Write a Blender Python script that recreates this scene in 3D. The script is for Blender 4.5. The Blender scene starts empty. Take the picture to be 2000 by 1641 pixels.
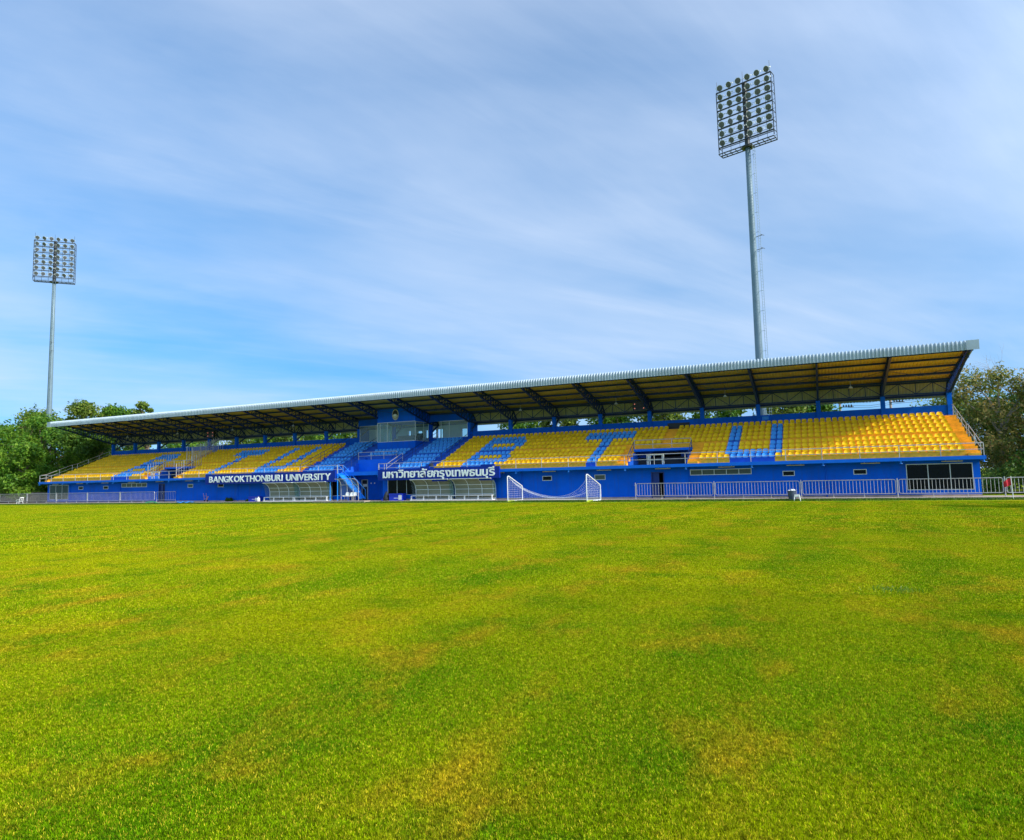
import bpy, math, random
import numpy as np
from mathutils import Vector, Matrix
R = math.radians
rng = np.random.default_rng(7)
random.seed(7)
sc = bpy.context.scene
col = sc.collection

# ------------------------------------------------------------------ camera
YAW, PIT, ROL = 0.4284, 0.0865, -0.0226
fw = Vector((-math.sin(YAW)*math.cos(PIT), math.cos(YAW)*math.cos(PIT), math.sin(PIT)))
rt = Vector((math.cos(YAW), math.sin(YAW), 0))
up = rt.cross(fw)
r2 = rt*math.cos(ROL) + up*math.sin(ROL)
u2 = -rt*math.sin(ROL) + up*math.cos(ROL)
CAM = Vector((-10.56, -54.0, 2.154))
cam_d = bpy.data.cameras.new('camera')
cam_d.sensor_fit = 'HORIZONTAL'
cam_d.sensor_width = 36
cam_d.lens = 1286.83/2000*36
cam_d.clip_start = 0.1
cam_d.clip_end = 3000
cam = bpy.data.objects.new('camera', cam_d)
col.objects.link(cam)
cam.matrix_world = Matrix(((r2.x, u2.x, -fw.x, CAM.x), (r2.y, u2.y, -fw.y, CAM.y), (r2.z, u2.z, -fw.z, CAM.z), (0, 0, 0, 1)))
sc.camera = cam

# ------------------------------------------------------------------ sun and sky
SUN = Vector((1.0, -0.10, 0.66)).normalized()
sun_el = math.asin(SUN.z)
sun_az = math.atan2(SUN.x, SUN.y)
sd = bpy.data.lights.new('sun', 'SUN')
sd.energy = 3.1
sd.angle = R(0.6)
sd.color = (1.0, 0.94, 0.84)
so = bpy.data.objects.new('sun', sd)
col.objects.link(so)
so.rotation_euler = SUN.to_track_quat('Z', 'Y').to_euler()

w = bpy.data.worlds.new('World')
sc.world = w
w.use_nodes = True
nt = w.node_tree
nt.nodes.clear()
def N(t, kind, **kw):
    n = t.nodes.new(kind)
    for k, v in kw.items():
        setattr(n, k, v)
    return n
wo = N(nt, 'ShaderNodeOutputWorld')
bg = N(nt, 'ShaderNodeBackground')
bg.inputs['Strength'].default_value = 0.14
sky = N(nt, 'ShaderNodeTexSky', sky_type='NISHITA')
sky.sun_disc = False
sky.sun_elevation = sun_el
sky.sun_rotation = sun_az
sky.air_density = 1.0
sky.dust_density = 0.6
sky.ozone_density = 2.5
# thin high cloud: the ray direction is projected on a high flat layer and streaked by noise
tc = N(nt, 'ShaderNodeTexCoord')
sep = N(nt, 'ShaderNodeSeparateXYZ')
nt.links.new(tc.outputs['Generated'], sep.inputs[0])
mz = N(nt, 'ShaderNodeMath', operation='MAXIMUM')
nt.links.new(sep.outputs['Z'], mz.inputs[0]); mz.inputs[1].default_value = 0.0
az = N(nt, 'ShaderNodeMath', operation='ADD')
nt.links.new(mz.outputs[0], az.inputs[0]); az.inputs[1].default_value = 0.16
dx = N(nt, 'ShaderNodeMath', operation='DIVIDE'); dy = N(nt, 'ShaderNodeMath', operation='DIVIDE')
nt.links.new(sep.outputs['X'], dx.inputs[0]); nt.links.new(az.outputs[0], dx.inputs[1])
nt.links.new(sep.outputs['Y'], dy.inputs[0]); nt.links.new(az.outputs[0], dy.inputs[1])
cmb = N(nt, 'ShaderNodeCombineXYZ')
nt.links.new(dx.outputs[0], cmb.inputs[0]); nt.links.new(dy.outputs[0], cmb.inputs[1])
zup = N(nt, 'ShaderNodeMath', operation='MULTIPLY_ADD')
nt.links.new(mz.outputs[0], zup.inputs[0]); zup.inputs[1].default_value = 0.55; zup.inputs[2].default_value = 0.17
svec = N(nt, 'ShaderNodeCombineXYZ')
nt.links.new(sep.outputs['X'], svec.inputs[0]); nt.links.new(sep.outputs['Y'], svec.inputs[1]); nt.links.new(zup.outputs[0], svec.inputs[2])
snrm = N(nt, 'ShaderNodeVectorMath', operation='NORMALIZE')
nt.links.new(svec.outputs[0], snrm.inputs[0])
nt.links.new(snrm.outputs[0], sky.inputs['Vector'])
def cloud_noise(rot, scl, scale, detail, rough, dist, lo, hi, seed):
    mp = N(nt, 'ShaderNodeMapping', vector_type='TEXTURE')
    mp.inputs['Rotation'].default_value = (0, 0, rot)
    mp.inputs['Scale'].default_value = scl
    mp.inputs['Location'].default_value = (seed, seed*0.7, 0)
    nt.links.new(cmb.outputs[0], mp.inputs[0])
    nz = N(nt, 'ShaderNodeTexNoise')
    nz.inputs['Scale'].default_value = scale
    nz.inputs['Detail'].default_value = detail
    nz.inputs['Roughness'].default_value = rough
    nz.inputs['Distortion'].default_value = dist
    nt.links.new(mp.outputs[0], nz.inputs['Vector'])
    mr = N(nt, 'ShaderNodeMapRange', interpolation_type='SMOOTHSTEP')
    mr.inputs['From Min'].default_value = lo
    mr.inputs['From Max'].default_value = hi
    nt.links.new(nz.outputs['Fac'], mr.inputs['Value'])
    return mr.outputs[0]
CL_SEED = 12.2
c1 = cloud_noise(R(55), (1.8, 1.0, 1), 0.42, 6, 0.55, 0.3, 0.32, 0.62, CL_SEED)
c2 = cloud_noise(R(49), (3.2, 0.9, 1), 1.0, 8, 0.60, 0.9, 0.40, 0.72, 1.3)
c3 = cloud_noise(R(61), (4.5, 0.9, 1), 2.6, 6, 0.62, 0.6, 0.36, 0.80, 2.2)
mul = N(nt, 'ShaderNodeMath', operation='MULTIPLY_ADD')
nt.links.new(c1, mul.inputs[0]); mul.inputs[1].default_value = 0.55
mm = N(nt, 'ShaderNodeMath', operation='MULTIPLY')
nt.links.new(c2, mm.inputs[0]); mm.inputs[1].default_value = 0.22
m3 = N(nt, 'ShaderNodeMath', operation='MULTIPLY_ADD')
nt.links.new(c3, m3.inputs[0]); m3.inputs[1].default_value = 0.13
nt.links.new(mm.outputs[0], m3.inputs[2])
nt.links.new(m3.outputs[0], mul.inputs[2])
tint = N(nt, 'ShaderNodeMixRGB', blend_type='MULTIPLY')
tint.inputs['Fac'].default_value = 1.0
tint.inputs['Color2'].default_value = (0.36, 0.71, 0.89, 1)
nt.links.new(sky.outputs[0], tint.inputs['Color1'])
mixc = N(nt, 'ShaderNodeMixRGB')
# cloud brightens smoothly towards the sun; glow added to lift the shaded seats
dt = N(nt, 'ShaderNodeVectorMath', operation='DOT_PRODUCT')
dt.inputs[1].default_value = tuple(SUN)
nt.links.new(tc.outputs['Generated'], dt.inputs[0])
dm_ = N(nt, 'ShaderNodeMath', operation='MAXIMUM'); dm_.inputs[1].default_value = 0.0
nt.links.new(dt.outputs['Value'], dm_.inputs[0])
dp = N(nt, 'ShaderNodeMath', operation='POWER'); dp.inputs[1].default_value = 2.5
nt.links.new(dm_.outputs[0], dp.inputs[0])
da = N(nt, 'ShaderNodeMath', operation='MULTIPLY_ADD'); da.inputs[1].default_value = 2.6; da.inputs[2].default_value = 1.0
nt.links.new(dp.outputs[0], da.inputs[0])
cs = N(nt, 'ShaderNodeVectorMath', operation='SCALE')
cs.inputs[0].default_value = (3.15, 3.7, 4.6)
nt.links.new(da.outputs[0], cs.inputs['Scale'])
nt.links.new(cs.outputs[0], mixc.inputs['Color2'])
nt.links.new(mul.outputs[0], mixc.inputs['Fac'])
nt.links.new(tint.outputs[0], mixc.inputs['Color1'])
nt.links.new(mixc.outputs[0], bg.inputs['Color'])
nt.links.new(bg.outputs[0], wo.inputs['Surface'])

sc.view_settings.view_transform = 'Standard'
sc.view_settings.look = 'None'
sc.view_settings.gamma = 1
sc.view_settings.exposure = 0.75
sc.cycles.max_bounces = 6
sc.cycles.diffuse_bounces = 4
sc.cycles.transparent_max_bounces = 8
sc.cycles.sample_clamp_indirect = 6

# ------------------------------------------------------------------ materials
def mat(name, c, rough=0.6, metal=0.0, var=0.12, scale=1.5, dirt=0.0, bump=0.0, spec=0.4, bscale=40, streak=0.0, island=0.0):
    m = bpy.data.materials.new(name)
    m.use_nodes = True
    t = m.node_tree
    b = t.nodes['Principled BSDF']
    b.inputs['Roughness'].default_value = rough
    b.inputs['Metallic'].default_value = metal
    b.inputs['Specular IOR Level'].default_value = spec
    g = N(t, 'ShaderNodeNewGeometry')
    nz = N(t, 'ShaderNodeTexNoise')
    nz.inputs['Scale'].default_value = scale
    nz.inputs['Detail'].default_value = 6
    nz.inputs['Roughness'].default_value = 0.65
    t.links.new(g.outputs['Position'], nz.inputs['Vector'])
    mr = N(t, 'ShaderNodeMapRange')
    mr.inputs['From Min'].default_value = 0.3
    mr.inputs['From Max'].default_value = 0.7
    mr.inputs['To Min'].default_value = 1 - var
    mr.inputs['To Max'].default_value = 1 + var
    t.links.new(nz.outputs['Fac'], mr.inputs['Value'])
    vm = N(t, 'ShaderNodeVectorMath', operation='SCALE')
    vm.inputs[0].default_value = c
    t.links.new(mr.outputs[0], vm.inputs['Scale'])
    out = vm.outputs[0]
    if island:
        mi_ = N(t, 'ShaderNodeMapRange')
        mi_.inputs['To Min'].default_value = 1-island*1.3
        mi_.inputs['To Max'].default_value = 1+island*0.5
        t.links.new(g.outputs['Random Per Island'], mi_.inputs['Value'])
        v2 = N(t, 'ShaderNodeVectorMath', operation='SCALE')
        t.links.new(out, v2.inputs[0]); t.links.new(mi_.outputs[0], v2.inputs['Scale'])
        out = v2.outputs[0]
    if streak:
        mp = N(t, 'ShaderNodeMapping')
        mp.inputs['Scale'].default_value = (4.0, 4.0, 0.25)
        t.links.new(g.outputs['Position'], mp.inputs[0])
        n2 = N(t, 'ShaderNodeTexNoise')
        n2.inputs['Scale'].default_value = 1.0
        n2.inputs['Detail'].default_value = 5
        t.links.new(mp.outputs[0], n2.inputs['Vector'])
        m2 = N(t, 'ShaderNodeMapRange')
        m2.inputs['From Min'].default_value = 0.52
        m2.inputs['From Max'].default_value = 0.75
        m2.inputs['To Max'].default_value = streak
        t.links.new(n2.outputs['Fac'], m2.inputs['Value'])
        mx = N(t, 'ShaderNodeMixRGB')
        mx.inputs['Color2'].default_value = (c[0]*0.5+0.03, c[1]*0.5+0.025, c[2]*0.45+0.02, 1)
        t.links.new(m2.outputs[0], mx.inputs['Fac'])
        t.links.new(out, mx.inputs['Color1'])
        out = mx.outputs[0]
    if dirt:
        n2 = N(t, 'ShaderNodeTexNoise')
        n2.inputs['Scale'].default_value = scale*3.1
        n2.inputs['Detail'].default_value = 8
        n2.inputs['Roughness'].default_value = 0.7
        t.links.new(g.outputs['Position'], n2.inputs['Vector'])
        m2 = N(t, 'ShaderNodeMapRange')
        m2.inputs['From Min'].default_value = 0.5
        m2.inputs['From Max'].default_value = 0.72
        m2.inputs['To Max'].default_value = dirt
        t.links.new(n2.outputs['Fac'], m2.inputs['Value'])
        mx = N(t, 'ShaderNodeMixRGB')
        mx.inputs['Color2'].default_value = (0.10, 0.08, 0.05, 1)
        t.links.new(m2.outputs[0], mx.inputs['Fac'])
        t.links.new(out, mx.inputs['Color1'])
        out = mx.outputs[0]
    t.links.new(out, b.inputs['Base Color'])
    if bump:
        n3 = N(t, 'ShaderNodeTexNoise')
        n3.inputs['Scale'].default_value = bscale
        n3.inputs['Detail'].default_value = 4
        t.links.new(g.outputs['Position'], n3.inputs['Vector'])
        bp = N(t, 'ShaderNodeBump')
        bp.inputs['Strength'].default_value = bump
        bp.inputs['Distance'].default_value = 0.02
        t.links.new(n3.outputs['Fac'], bp.inputs['Height'])
        t.links.new(bp.outputs[0], b.inputs['Normal'])
    return m

M = {}
M['wall_blue'] = mat('wall_blue', (0.001, 0.118, 0.68), 0.6, spec=0.08, var=0.12, scale=0.6, streak=0.42, dirt=0.10, bump=0.15)
M['deck_blue'] = mat('deck_blue', (0.001, 0.14, 0.70), 0.5, spec=0.2, var=0.10, scale=1.3, streak=0.15, bump=0.1)
M['step_blue'] = mat('step_blue', (0.002, 0.09, 0.50), 0.6, var=0.12, scale=1.5, dirt=0.15)
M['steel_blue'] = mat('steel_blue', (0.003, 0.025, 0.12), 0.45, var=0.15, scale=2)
M['ochre'] = mat('ochre', (0.95, 0.45, 0.03), 0.75, spec=0.1, var=0.15, scale=1.4, dirt=0.35, bump=0.2)
M['yellow_seat'] = mat('yellow_seat', (0.95, 0.575, 0.002), 0.45, spec=0.2, var=0.07, scale=1.1, dirt=0.12, island=0.16)
M['blue_seat'] = mat('blue_seat', (0.06, 0.35, 0.86), 0.42, spec=0.25, var=0.10, scale=1.1, dirt=0.06, island=0.16)
M['sheet'] = mat('roof_sheet', (0.37, 0.45, 0.50), 0.5, metal=0.1, var=0.10, scale=0.7, streak=0.22)
M['soffit'] = mat('roof_underside', (0.50, 0.40, 0.10), 0.7, spec=0.2, var=0.14, scale=0.9, streak=0.3)
M['steel'] = mat('galvanised_steel', (0.52, 0.50, 0.47), 0.42, metal=0.55, var=0.18, scale=3)
M['alu'] = mat('window_aluminium', (0.60, 0.63, 0.60), 0.4, metal=0.5, var=0.1, scale=3)
M['white'] = mat('white_paint', (0.78, 0.79, 0.76), 0.45, var=0.08, scale=3, dirt=0.15)
M['plastic_white'] = mat('white_plastic', (0.80, 0.80, 0.76), 0.4, var=0.06, scale=4)
M['letter'] = mat('silver_letter', (0.86, 0.90, 0.86), 0.4, metal=0.0, var=0.12, scale=4)
M['board'] = mat('sign_board_blue', (0.003, 0.028, 0.28), 0.5, spec=0.2, var=0.08, scale=1)
M['concrete'] = mat('concrete', (0.42, 0.33, 0.26), 0.85, var=0.18, scale=1.2, dirt=0.35, bump=0.3)
M['dark'] = mat('dark_interior', (0.03, 0.035, 0.045), 0.8, var=0.2)  # near-black: darkness of rooms and passages put into the colour
M['door'] = mat('door_blue', (0.004, 0.035, 0.22), 0.4, var=0.1)
M['black'] = mat('black_plastic', (0.015, 0.016, 0.018), 0.4, var=0.2)
M['pole'] = mat('pole_galvanised', (0.16, 0.23, 0.27), 0.5, metal=0.1, var=0.12, scale=0.8, streak=0.2)
M['frame_dark'] = mat('lamp_rack_steel', (0.05, 0.055, 0.06), 0.5, metal=0.3, var=0.2)
M['lamp_body'] = mat('lamp_housing', (0.50, 0.53, 0.53), 0.7, spec=0.1, var=0.1)
M['back_sheet'] = mat('back_cladding', (0.46, 0.45, 0.24), 0.7, spec=0.2, var=0.12, streak=0.25)
M['crate'] = mat('crate_blue', (0.01, 0.04, 0.50), 0.45, var=0.1)
M['stair_blue'] = mat('stair_light_blue', (0.02, 0.27, 0.85), 0.45, var=0.08)
M['bin'] = mat('bin_grey', (0.06, 0.08, 0.12), 0.5, var=0.1)
M['red'] = mat('flag_red', (0.62, 0.02, 0.04), 0.6, var=0.1)
M['net'] = mat('net_white', (0.75, 0.77, 0.80), 0.7, var=0.05)
M['bark'] = mat('bark', (0.20, 0.15, 0.10), 0.9, var=0.3, scale=4, bump=0.5, bscale=15)
M['bark_pale'] = mat('bark_pale', (0.36, 0.30, 0.24), 0.9, var=0.25, scale=4)
M['cable'] = mat('cable', (0.05, 0.05, 0.055), 0.6)
M['tube'] = mat('tube_light', (0.55, 0.45, 0.22), 0.5)
M['sofa'] = mat('sofa_fabric', (0.16, 0.10, 0.09), 0.8)
M['trolley'] = mat('trolley_rust', (0.45, 0.25, 0.20), 0.6)
M['lime'] = mat('lime_paint', (0.50, 0.62, 0.03), 0.5)
M['poly'] = mat('shelter_sheet', (0.27, 0.255, 0.17), 0.4, var=0.12, scale=1.2, dirt=0.15)
M['emblem'] = mat('emblem_gold', (0.62, 0.57, 0.38), 0.4)
M['cloth_black'] = mat('cloth_black', (0.02, 0.025, 0.03), 0.8)

m_ = bpy.data.materials.new('display_led'); m_.use_nodes = True
b_ = m_.node_tree.nodes['Principled BSDF']
b_.inputs['Base Color'].default_value = (0.7, 0.2, 0.16, 1)
b_.inputs['Emission Color'].default_value = (0.8, 0.25, 0.18, 1)
b_.inputs['Emission Strength'].default_value = 0.5
M['led'] = m_
def glassy(name, c, alpha, rough=0.05, spec=0.3):
    m = bpy.data.materials.new(name)
    m.use_nodes = True
    t = m.node_tree
    b = t.nodes['Principled BSDF']
    b.inputs['Base Color'].default_value = (*c, 1)
    b.inputs['Roughness'].default_value = rough
    b.inputs['Specular IOR Level'].default_value = spec
    tr = N(t, 'ShaderNodeBsdfTransparent')
    tr.inputs['Color'].default_value = (0.72, 0.90, 0.86, 1)
    mx = N(t, 'ShaderNodeMixShader')
    mx.inputs['Fac'].default_value = alpha
    t.links.new(tr.outputs[0], mx.inputs[1])
    t.links.new(b.outputs[0], mx.inputs[2])
    t.links.new(mx.outputs[0], t.nodes['Material Output'].inputs['Surface'])
    return m
M['glass'] = glassy('window_glass', (0.005, 0.008, 0.014), 0.92, 0.1, 0.12)
M['glass_pale'] = glassy('pale_glass', (0.10, 0.13, 0.11), 0.85, 0.3)  # pale greenish base; for the small windows a reflection put into the colour
M['booth_glass'] = glassy('booth_glass', (0.40, 0.58, 0.58), 0.30, 0.03, 0.9)
M['lens'] = glassy('lamp_lens', (0.12, 0.125, 0.14), 0.97, 0.12)
M['glass_teal'] = glassy('teal_glass', (0.02, 0.055, 0.06), 0.92, 0.15, 0.2)
M['perspex'] = glassy('clear_perspex', (0.25, 0.32, 0.36), 0.25, 0.1)

def leaf_mat(name, ca, cb, cc, scale=0.6, transl=0.35):
    m = bpy.data.materials.new(name)
    m.use_nodes = True
    t = m.node_tree
    t.nodes.remove(t.nodes['Principled BSDF'])
    g = N(t, 'ShaderNodeNewGeometry')
    nz = N(t, 'ShaderNodeTexNoise')
    nz.inputs['Scale'].default_value = scale
    nz.inputs['Detail'].default_value = 5
    t.links.new(g.outputs['Position'], nz.inputs['Vector'])
    add = N(t, 'ShaderNodeMath', operation='MULTIPLY_ADD')
    t.links.new(g.outputs['Random Per Island'], add.inputs[0])
    add.inputs[1].default_value = 0.45
    t.links.new(nz.outputs['Fac'], add.inputs[2])
    cr = N(t, 'ShaderNodeValToRGB')
    e = cr.color_ramp.elements
    e[0].position = 0.38; e[0].color = (*ca, 1)
    e[1].position = 0.98; e[1].color = (*cc, 1)
    k = cr.color_ramp.elements.new(0.70); k.color = (*cb, 1)
    t.links.new(add.outputs[0], cr.inputs[0])
    d = N(t, 'ShaderNodeBsdfPrincipled')
    d.inputs['Roughness'].default_value = 0.55
    d.inputs['Specular IOR Level'].default_value = 0.25
    tl = N(t, 'ShaderNodeBsdfTranslucent')
    t.links.new(cr.outputs[0], d.inputs['Base Color'])
    t.links.new(cr.outputs[0], tl.inputs['Color'])
    mx = N(t, 'ShaderNodeMixShader')
    mx.inputs['Fac'].default_value = transl
    t.links.new(d.outputs[0], mx.inputs[1])
    t.links.new(tl.outputs[0], mx.inputs[2])
    t.links.new(mx.outputs[0], t.nodes['Material Output'].inputs['Surface'])
    return m
M['leaf_bright'] = leaf_mat('leaf_bright', (0.032, 0.110, 0.010), (0.085, 0.21, 0.012), (0.20, 0.32, 0.025))
M['leaf_mid'] = leaf_mat('leaf_mid', (0.045, 0.10, 0.012), (0.12, 0.20, 0.018), (0.30, 0.34, 0.05))
M['leaf_olive'] = leaf_mat('leaf_olive', (0.065, 0.105, 0.018), (0.19, 0.23, 0.035), (0.52, 0.35, 0.10))
M['leaf_deep'] = leaf_mat('leaf_deep', (0.030, 0.085, 0.012), (0.06, 0.14, 0.014), (0.15, 0.23, 0.02))

def grass_mat(name, blade):
    m = bpy.data.materials.new(name)
    m.use_nodes = True
    t = m.node_tree
    t.nodes.remove(t.nodes['Principled BSDF'])
    g = N(t, 'ShaderNodeNewGeometry')
    def noise(scale, detail, mapping=None, rough=0.6):
        n = N(t, 'ShaderNodeTexNoise')
        n.inputs['Scale'].default_value = scale
        n.inputs['Detail'].default_value = detail
        n.inputs['Roughness'].default_value = rough
        if mapping:
            mp = N(t, 'ShaderNodeMapping')
            mp.inputs['Scale'].default_value = mapping[0]
            mp.inputs['Rotation'].default_value = (0, 0, mapping[1])
            t.links.new(g.outputs['Position'], mp.inputs[0])
            t.links.new(mp.outputs[0], n.inputs['Vector'])
        else:
            t.links.new(g.outputs['Position'], n.inputs['Vector'])
        return n.outputs['Fac']
    def mrange(v, a, b_, lo=0.0, hi=1.0):
        r = N(t, 'ShaderNodeMapRange')
        r.inputs['From Min'].default_value = a
        r.inputs['From Max'].default_value = b_
        r.inputs['To Min'].default_value = lo
        r.inputs['To Max'].default_value = hi
        t.links.new(v, r.inputs['Value'])
        return r.outputs[0]
    def mix(f, a, b_):
        x = N(t, 'ShaderNodeMixRGB')
        t.links.new(f, x.inputs['Fac'])
        for s, v in (('Color1', a), ('Color2', b_)):
            if isinstance(v, tuple):
                x.inputs[s].default_value = (*v, 1)
            else:
                t.links.new(v, x.inputs[s])
        return x.outputs[0]
    clump = mrange(noise(19.0, 5, None, 0.75), 0.34, 0.66, 0.42, 1.45)
    big = mrange(noise(0.16, 5, None, 0.6), 0.36, 0.66)
    patch = mrange(noise(0.75, 6, ((1.0, 0.55, 1), R(35)), 0.65), 0.51, 0.67)
    green = mrange(noise(0.9, 5, ((0.8, 1, 1), R(-20)), 0.6), 0.50, 0.72)
    fine = mrange(noise(38.0 if blade else 22.0, 3), 0.32, 0.68)
    base = mix(big, (0.165, 0.315, 0.0006), (0.375, 0.41, 0.0010))
    base = mix(green, base, (0.095, 0.27, 0.0016))
    tan = mix(fine, (0.33, 0.28, 0.004), (0.62, 0.42, 0.02))
    pm = N(t, 'ShaderNodeMath', operation='MULTIPLY')
    t.links.new(patch, pm.inputs[0]); pm.inputs[1].default_value = 0.9
    base = mix(pm.outputs[0], base, tan)
    # worn yellow lines left by mowing and marking, across the far half
    mp = N(t, 'ShaderNodeMapping'); mp.inputs['Rotation'].default_value = (0, 0, R(4))
    t.links.new(g.outputs['Position'], mp.inputs[0])
    wv = N(t, 'ShaderNodeTexWave', bands_direction='X')
    wv.inputs['Scale'].default_value = 0.11
    wv.inputs['Distortion'].default_value = 1.2
    wv.inputs['Detail'].default_value = 2
    t.links.new(mp.outputs[0], wv.inputs['Vector'])
    ws = mrange(wv.outputs['Fac'], 0.2, 0.8, 0.0, 0.16)
    base = mix(ws, base, (0.56, 0.58, 0.003))
    if blade:
        vr = mrange(g.outputs['Random Per Island'], 0, 1, 0.40, 1.65)
        dry = mrange(g.outputs['Random Per Island'], 0.86, 0.90, 0.0, 0.75)
        base = mix(dry, base, (0.58, 0.42, 0.03))
    else:
        vr = mrange(fine, 0, 1, 0.45, 1.2)
    vv = N(t, 'ShaderNodeMath', operation='MULTIPLY')
    t.links.new(vr, vv.inputs[0]); t.links.new(clump, vv.inputs[1])
    vm = N(t, 'ShaderNodeVectorMath', operation='SCALE')
    t.links.new(base, vm.inputs[0]); t.links.new(vv.outputs[0], vm.inputs['Scale'])
    d = N(t, 'ShaderNodeBsdfPrincipled')
    d.inputs['Roughness'].default_value = 0.7
    d.inputs['Specular IOR Level'].default_value = 0.05
    t.links.new(vm.outputs[0], d.inputs['Base Color'])
    if blade:
        tl = N(t, 'ShaderNodeBsdfTranslucent')
        t.links.new(vm.outputs[0], tl.inputs['Color'])
        mx = N(t, 'ShaderNodeMixShader'); mx.inputs['Fac'].default_value = 0.35
        t.links.new(d.outputs[0], mx.inputs[1]); t.links.new(tl.outputs[0], mx.inputs[2])
        t.links.new(mx.outputs[0], t.nodes['Material Output'].inputs['Surface'])
    else:
        n3 = noise(16.0, 6, None, 0.75)
        bp = N(t, 'ShaderNodeBump'); bp.inputs['Strength'].default_value = 0.8; bp.inputs['Distance'].default_value = 0.05
        t.links.new(n3, bp.inputs['Height']); t.links.new(bp.outputs[0], d.inputs['Normal'])
        t.links.new(d.outputs[0], t.nodes['Material Output'].inputs['Surface'])
    return m
M['turf'] = grass_mat('turf', False)
M['blade'] = grass_mat('grass_blade', True)

# ------------------------------------------------------------------ mesh helpers
class MB:
    def __init__(self):
        self.v = []; self.f = []; self.mi = []
    def quad(self, a, b, c, d, m=0):
        n = len(self.v); self.v += [tuple(a), tuple(b), tuple(c), tuple(d)]
        self.f.append((n, n+1, n+2, n+3)); self.mi.append(m)
        return self
    def poly(self, pts, m=0):
        n = len(self.v); self.v += [tuple(p) for p in pts]
        self.f.append(tuple(range(n, n+len(pts)))); self.mi.append(m)
        return self
    def box(self, x0, x1, y0, y1, z0, z1, m=0):
        n = len(self.v)
        self.v += [(x0,y0,z0),(x1,y0,z0),(x1,y1,z0),(x0,y1,z0),(x0,y0,z1),(x1,y0,z1),(x1,y1,z1),(x0,y1,z1)]
        for q in ((0,3,2,1),(4,5,6,7),(0,1,5,4),(1,2,6,5),(2,3,7,6),(3,0,4,7)):
            self.f.append(tuple(n+i for i in q)); self.mi.append(m)
        return self
    def tube(self, pts, r, n=6, m=0, cap=True, r2=None):
        pts = [Vector(p) for p in pts]
        rings = []
        L = len(pts)
        ref = None
        for i, p in enumerate(pts):
            d = (pts[min(i+1, L-1)] - pts[max(i-1, 0)])
            d = d.normalized() if d.length > 1e-9 else Vector((0,0,1))
            if ref is None:
                ref = Vector((0,0,1)) if abs(d.z) < 0.9 else Vector((1,0,0))
            s = d.cross(ref).normalized(); t_ = s.cross(d).normalized()
            ref = t_
            rr = r if r2 is None else r + (r2-r)*i/max(1, L-1)
            if isinstance(r, (list, tuple)): rr = r[i]
            k = len(self.v)
            for j in range(n):
                a = 2*math.pi*(j+0.5)/n
                self.v.append(tuple(p + s*math.cos(a)*rr + t_*math.sin(a)*rr))
            rings.append(k)
        for i in range(L-1):
            a, b = rings[i], rings[i+1]
            for j in range(n):
                self.f.append((a+j, a+(j+1)%n, b+(j+1)%n, b+j)); self.mi.append(m)
        if cap:
            self.f.append(tuple(rings[0]+j for j in reversed(range(n)))); self.mi.append(m)
            self.f.append(tuple(rings[-1]+j for j in range(n))); self.mi.append(m)
        return self
    def bar(self, a, b, w_, m=0):
        return self.tube([a, b], w_*0.707, 4, m)
    def lathe(self, c, prof, n=16, m=0, axis='Z'):
        k0 = len(self.v)
        for r, h in prof:
            for j in range(n):
                a = 2*math.pi*j/n
                p = (r*math.cos(a), r*math.sin(a), h)
                if axis == 'Y': p = (p[0], p[2], p[1])
                self.v.append((c[0]+p[0], c[1]+p[1], c[2]+p[2]))
        for i in range(len(prof)-1):
            for j in range(n):
                a = k0+i*n; b = a+n
                self.f.append((a+j, a+(j+1)%n, b+(j+1)%n, b+j)); self.mi.append(m)
        return self
    def prism(self, poly, axis, a, b, m=0):
        # closed 2D polygon (list of pairs) extruded along an axis
        def p3(u, v, t_):
            return {'X': (t_, u, v), 'Y': (u, t_, v), 'Z': (u, v, t_)}[axis]
        n = len(self.v); k = len(poly)
        self.v += [p3(u, v, a) for u, v in poly] + [p3(u, v, b) for u, v in poly]
        self.f.append(tuple(n+i for i in range(k))); self.mi.append(m)
        self.f.append(tuple(n+k+i for i in reversed(range(k)))); self.mi.append(m)
        for i in range(k):
            j = (i+1) % k
            self.f.append((n+j, n+i, n+k+i, n+k+j)); self.mi.append(m)
        return self
    def mesh(self, name, mats, off=(0,0,0), smooth=False):
        me = bpy.data.meshes.new(name)
        o = Vector(off)
        vs = self.v if o.length == 0 else [(x-o.x, y-o.y, z-o.z) for x, y, z in self.v]
        me.from_pydata(vs, [], self.f)
        for m_ in (mats if isinstance(mats, (list, tuple)) else [mats]):
            me.materials.append(m_)
        if any(self.mi):
            me.polygons.foreach_set('material_index', self.mi)
        if smooth:
            me.polygons.foreach_set('use_smooth', [True]*len(me.polygons))
        me.update()
        return me
    def build(self, name, mats, parent=None, smooth=False, kind=None):
        off = root_loc(parent) if parent else Vector((0,0,0))
        o = bpy.data.objects.new(name, self.mesh(name, mats, off, smooth))
        col.objects.link(o)
        o.parent = parent
        if kind: o['kind'] = kind
        return o

def root_loc(o):
    while o.parent is not None: o = o.parent
    return o.location.copy() if o.get('is_root') else Vector((0,0,0))
def tag(o, label, cat, group=None):
    o['label'] = label; o['category'] = cat
    if group: o['group'] = group
    return o
def thing(name, label, cat, loc=(0,0,0), group=None):
    o = bpy.data.objects.new(name, None)
    col.objects.link(o)
    o.location = loc; o['is_root'] = 1
    o.empty_display_size = 0.2
    return tag(o, label, cat, group)
def inst(name, mesh, loc, parent, rotz=0.0):
    o = bpy.data.objects.new(name, mesh)
    col.objects.link(o)
    o.parent = parent
    o.location = Vector(loc) - (root_loc(parent) if parent else Vector((0,0,0)))
    o.rotation_euler[2] = rotz
    return o

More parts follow.
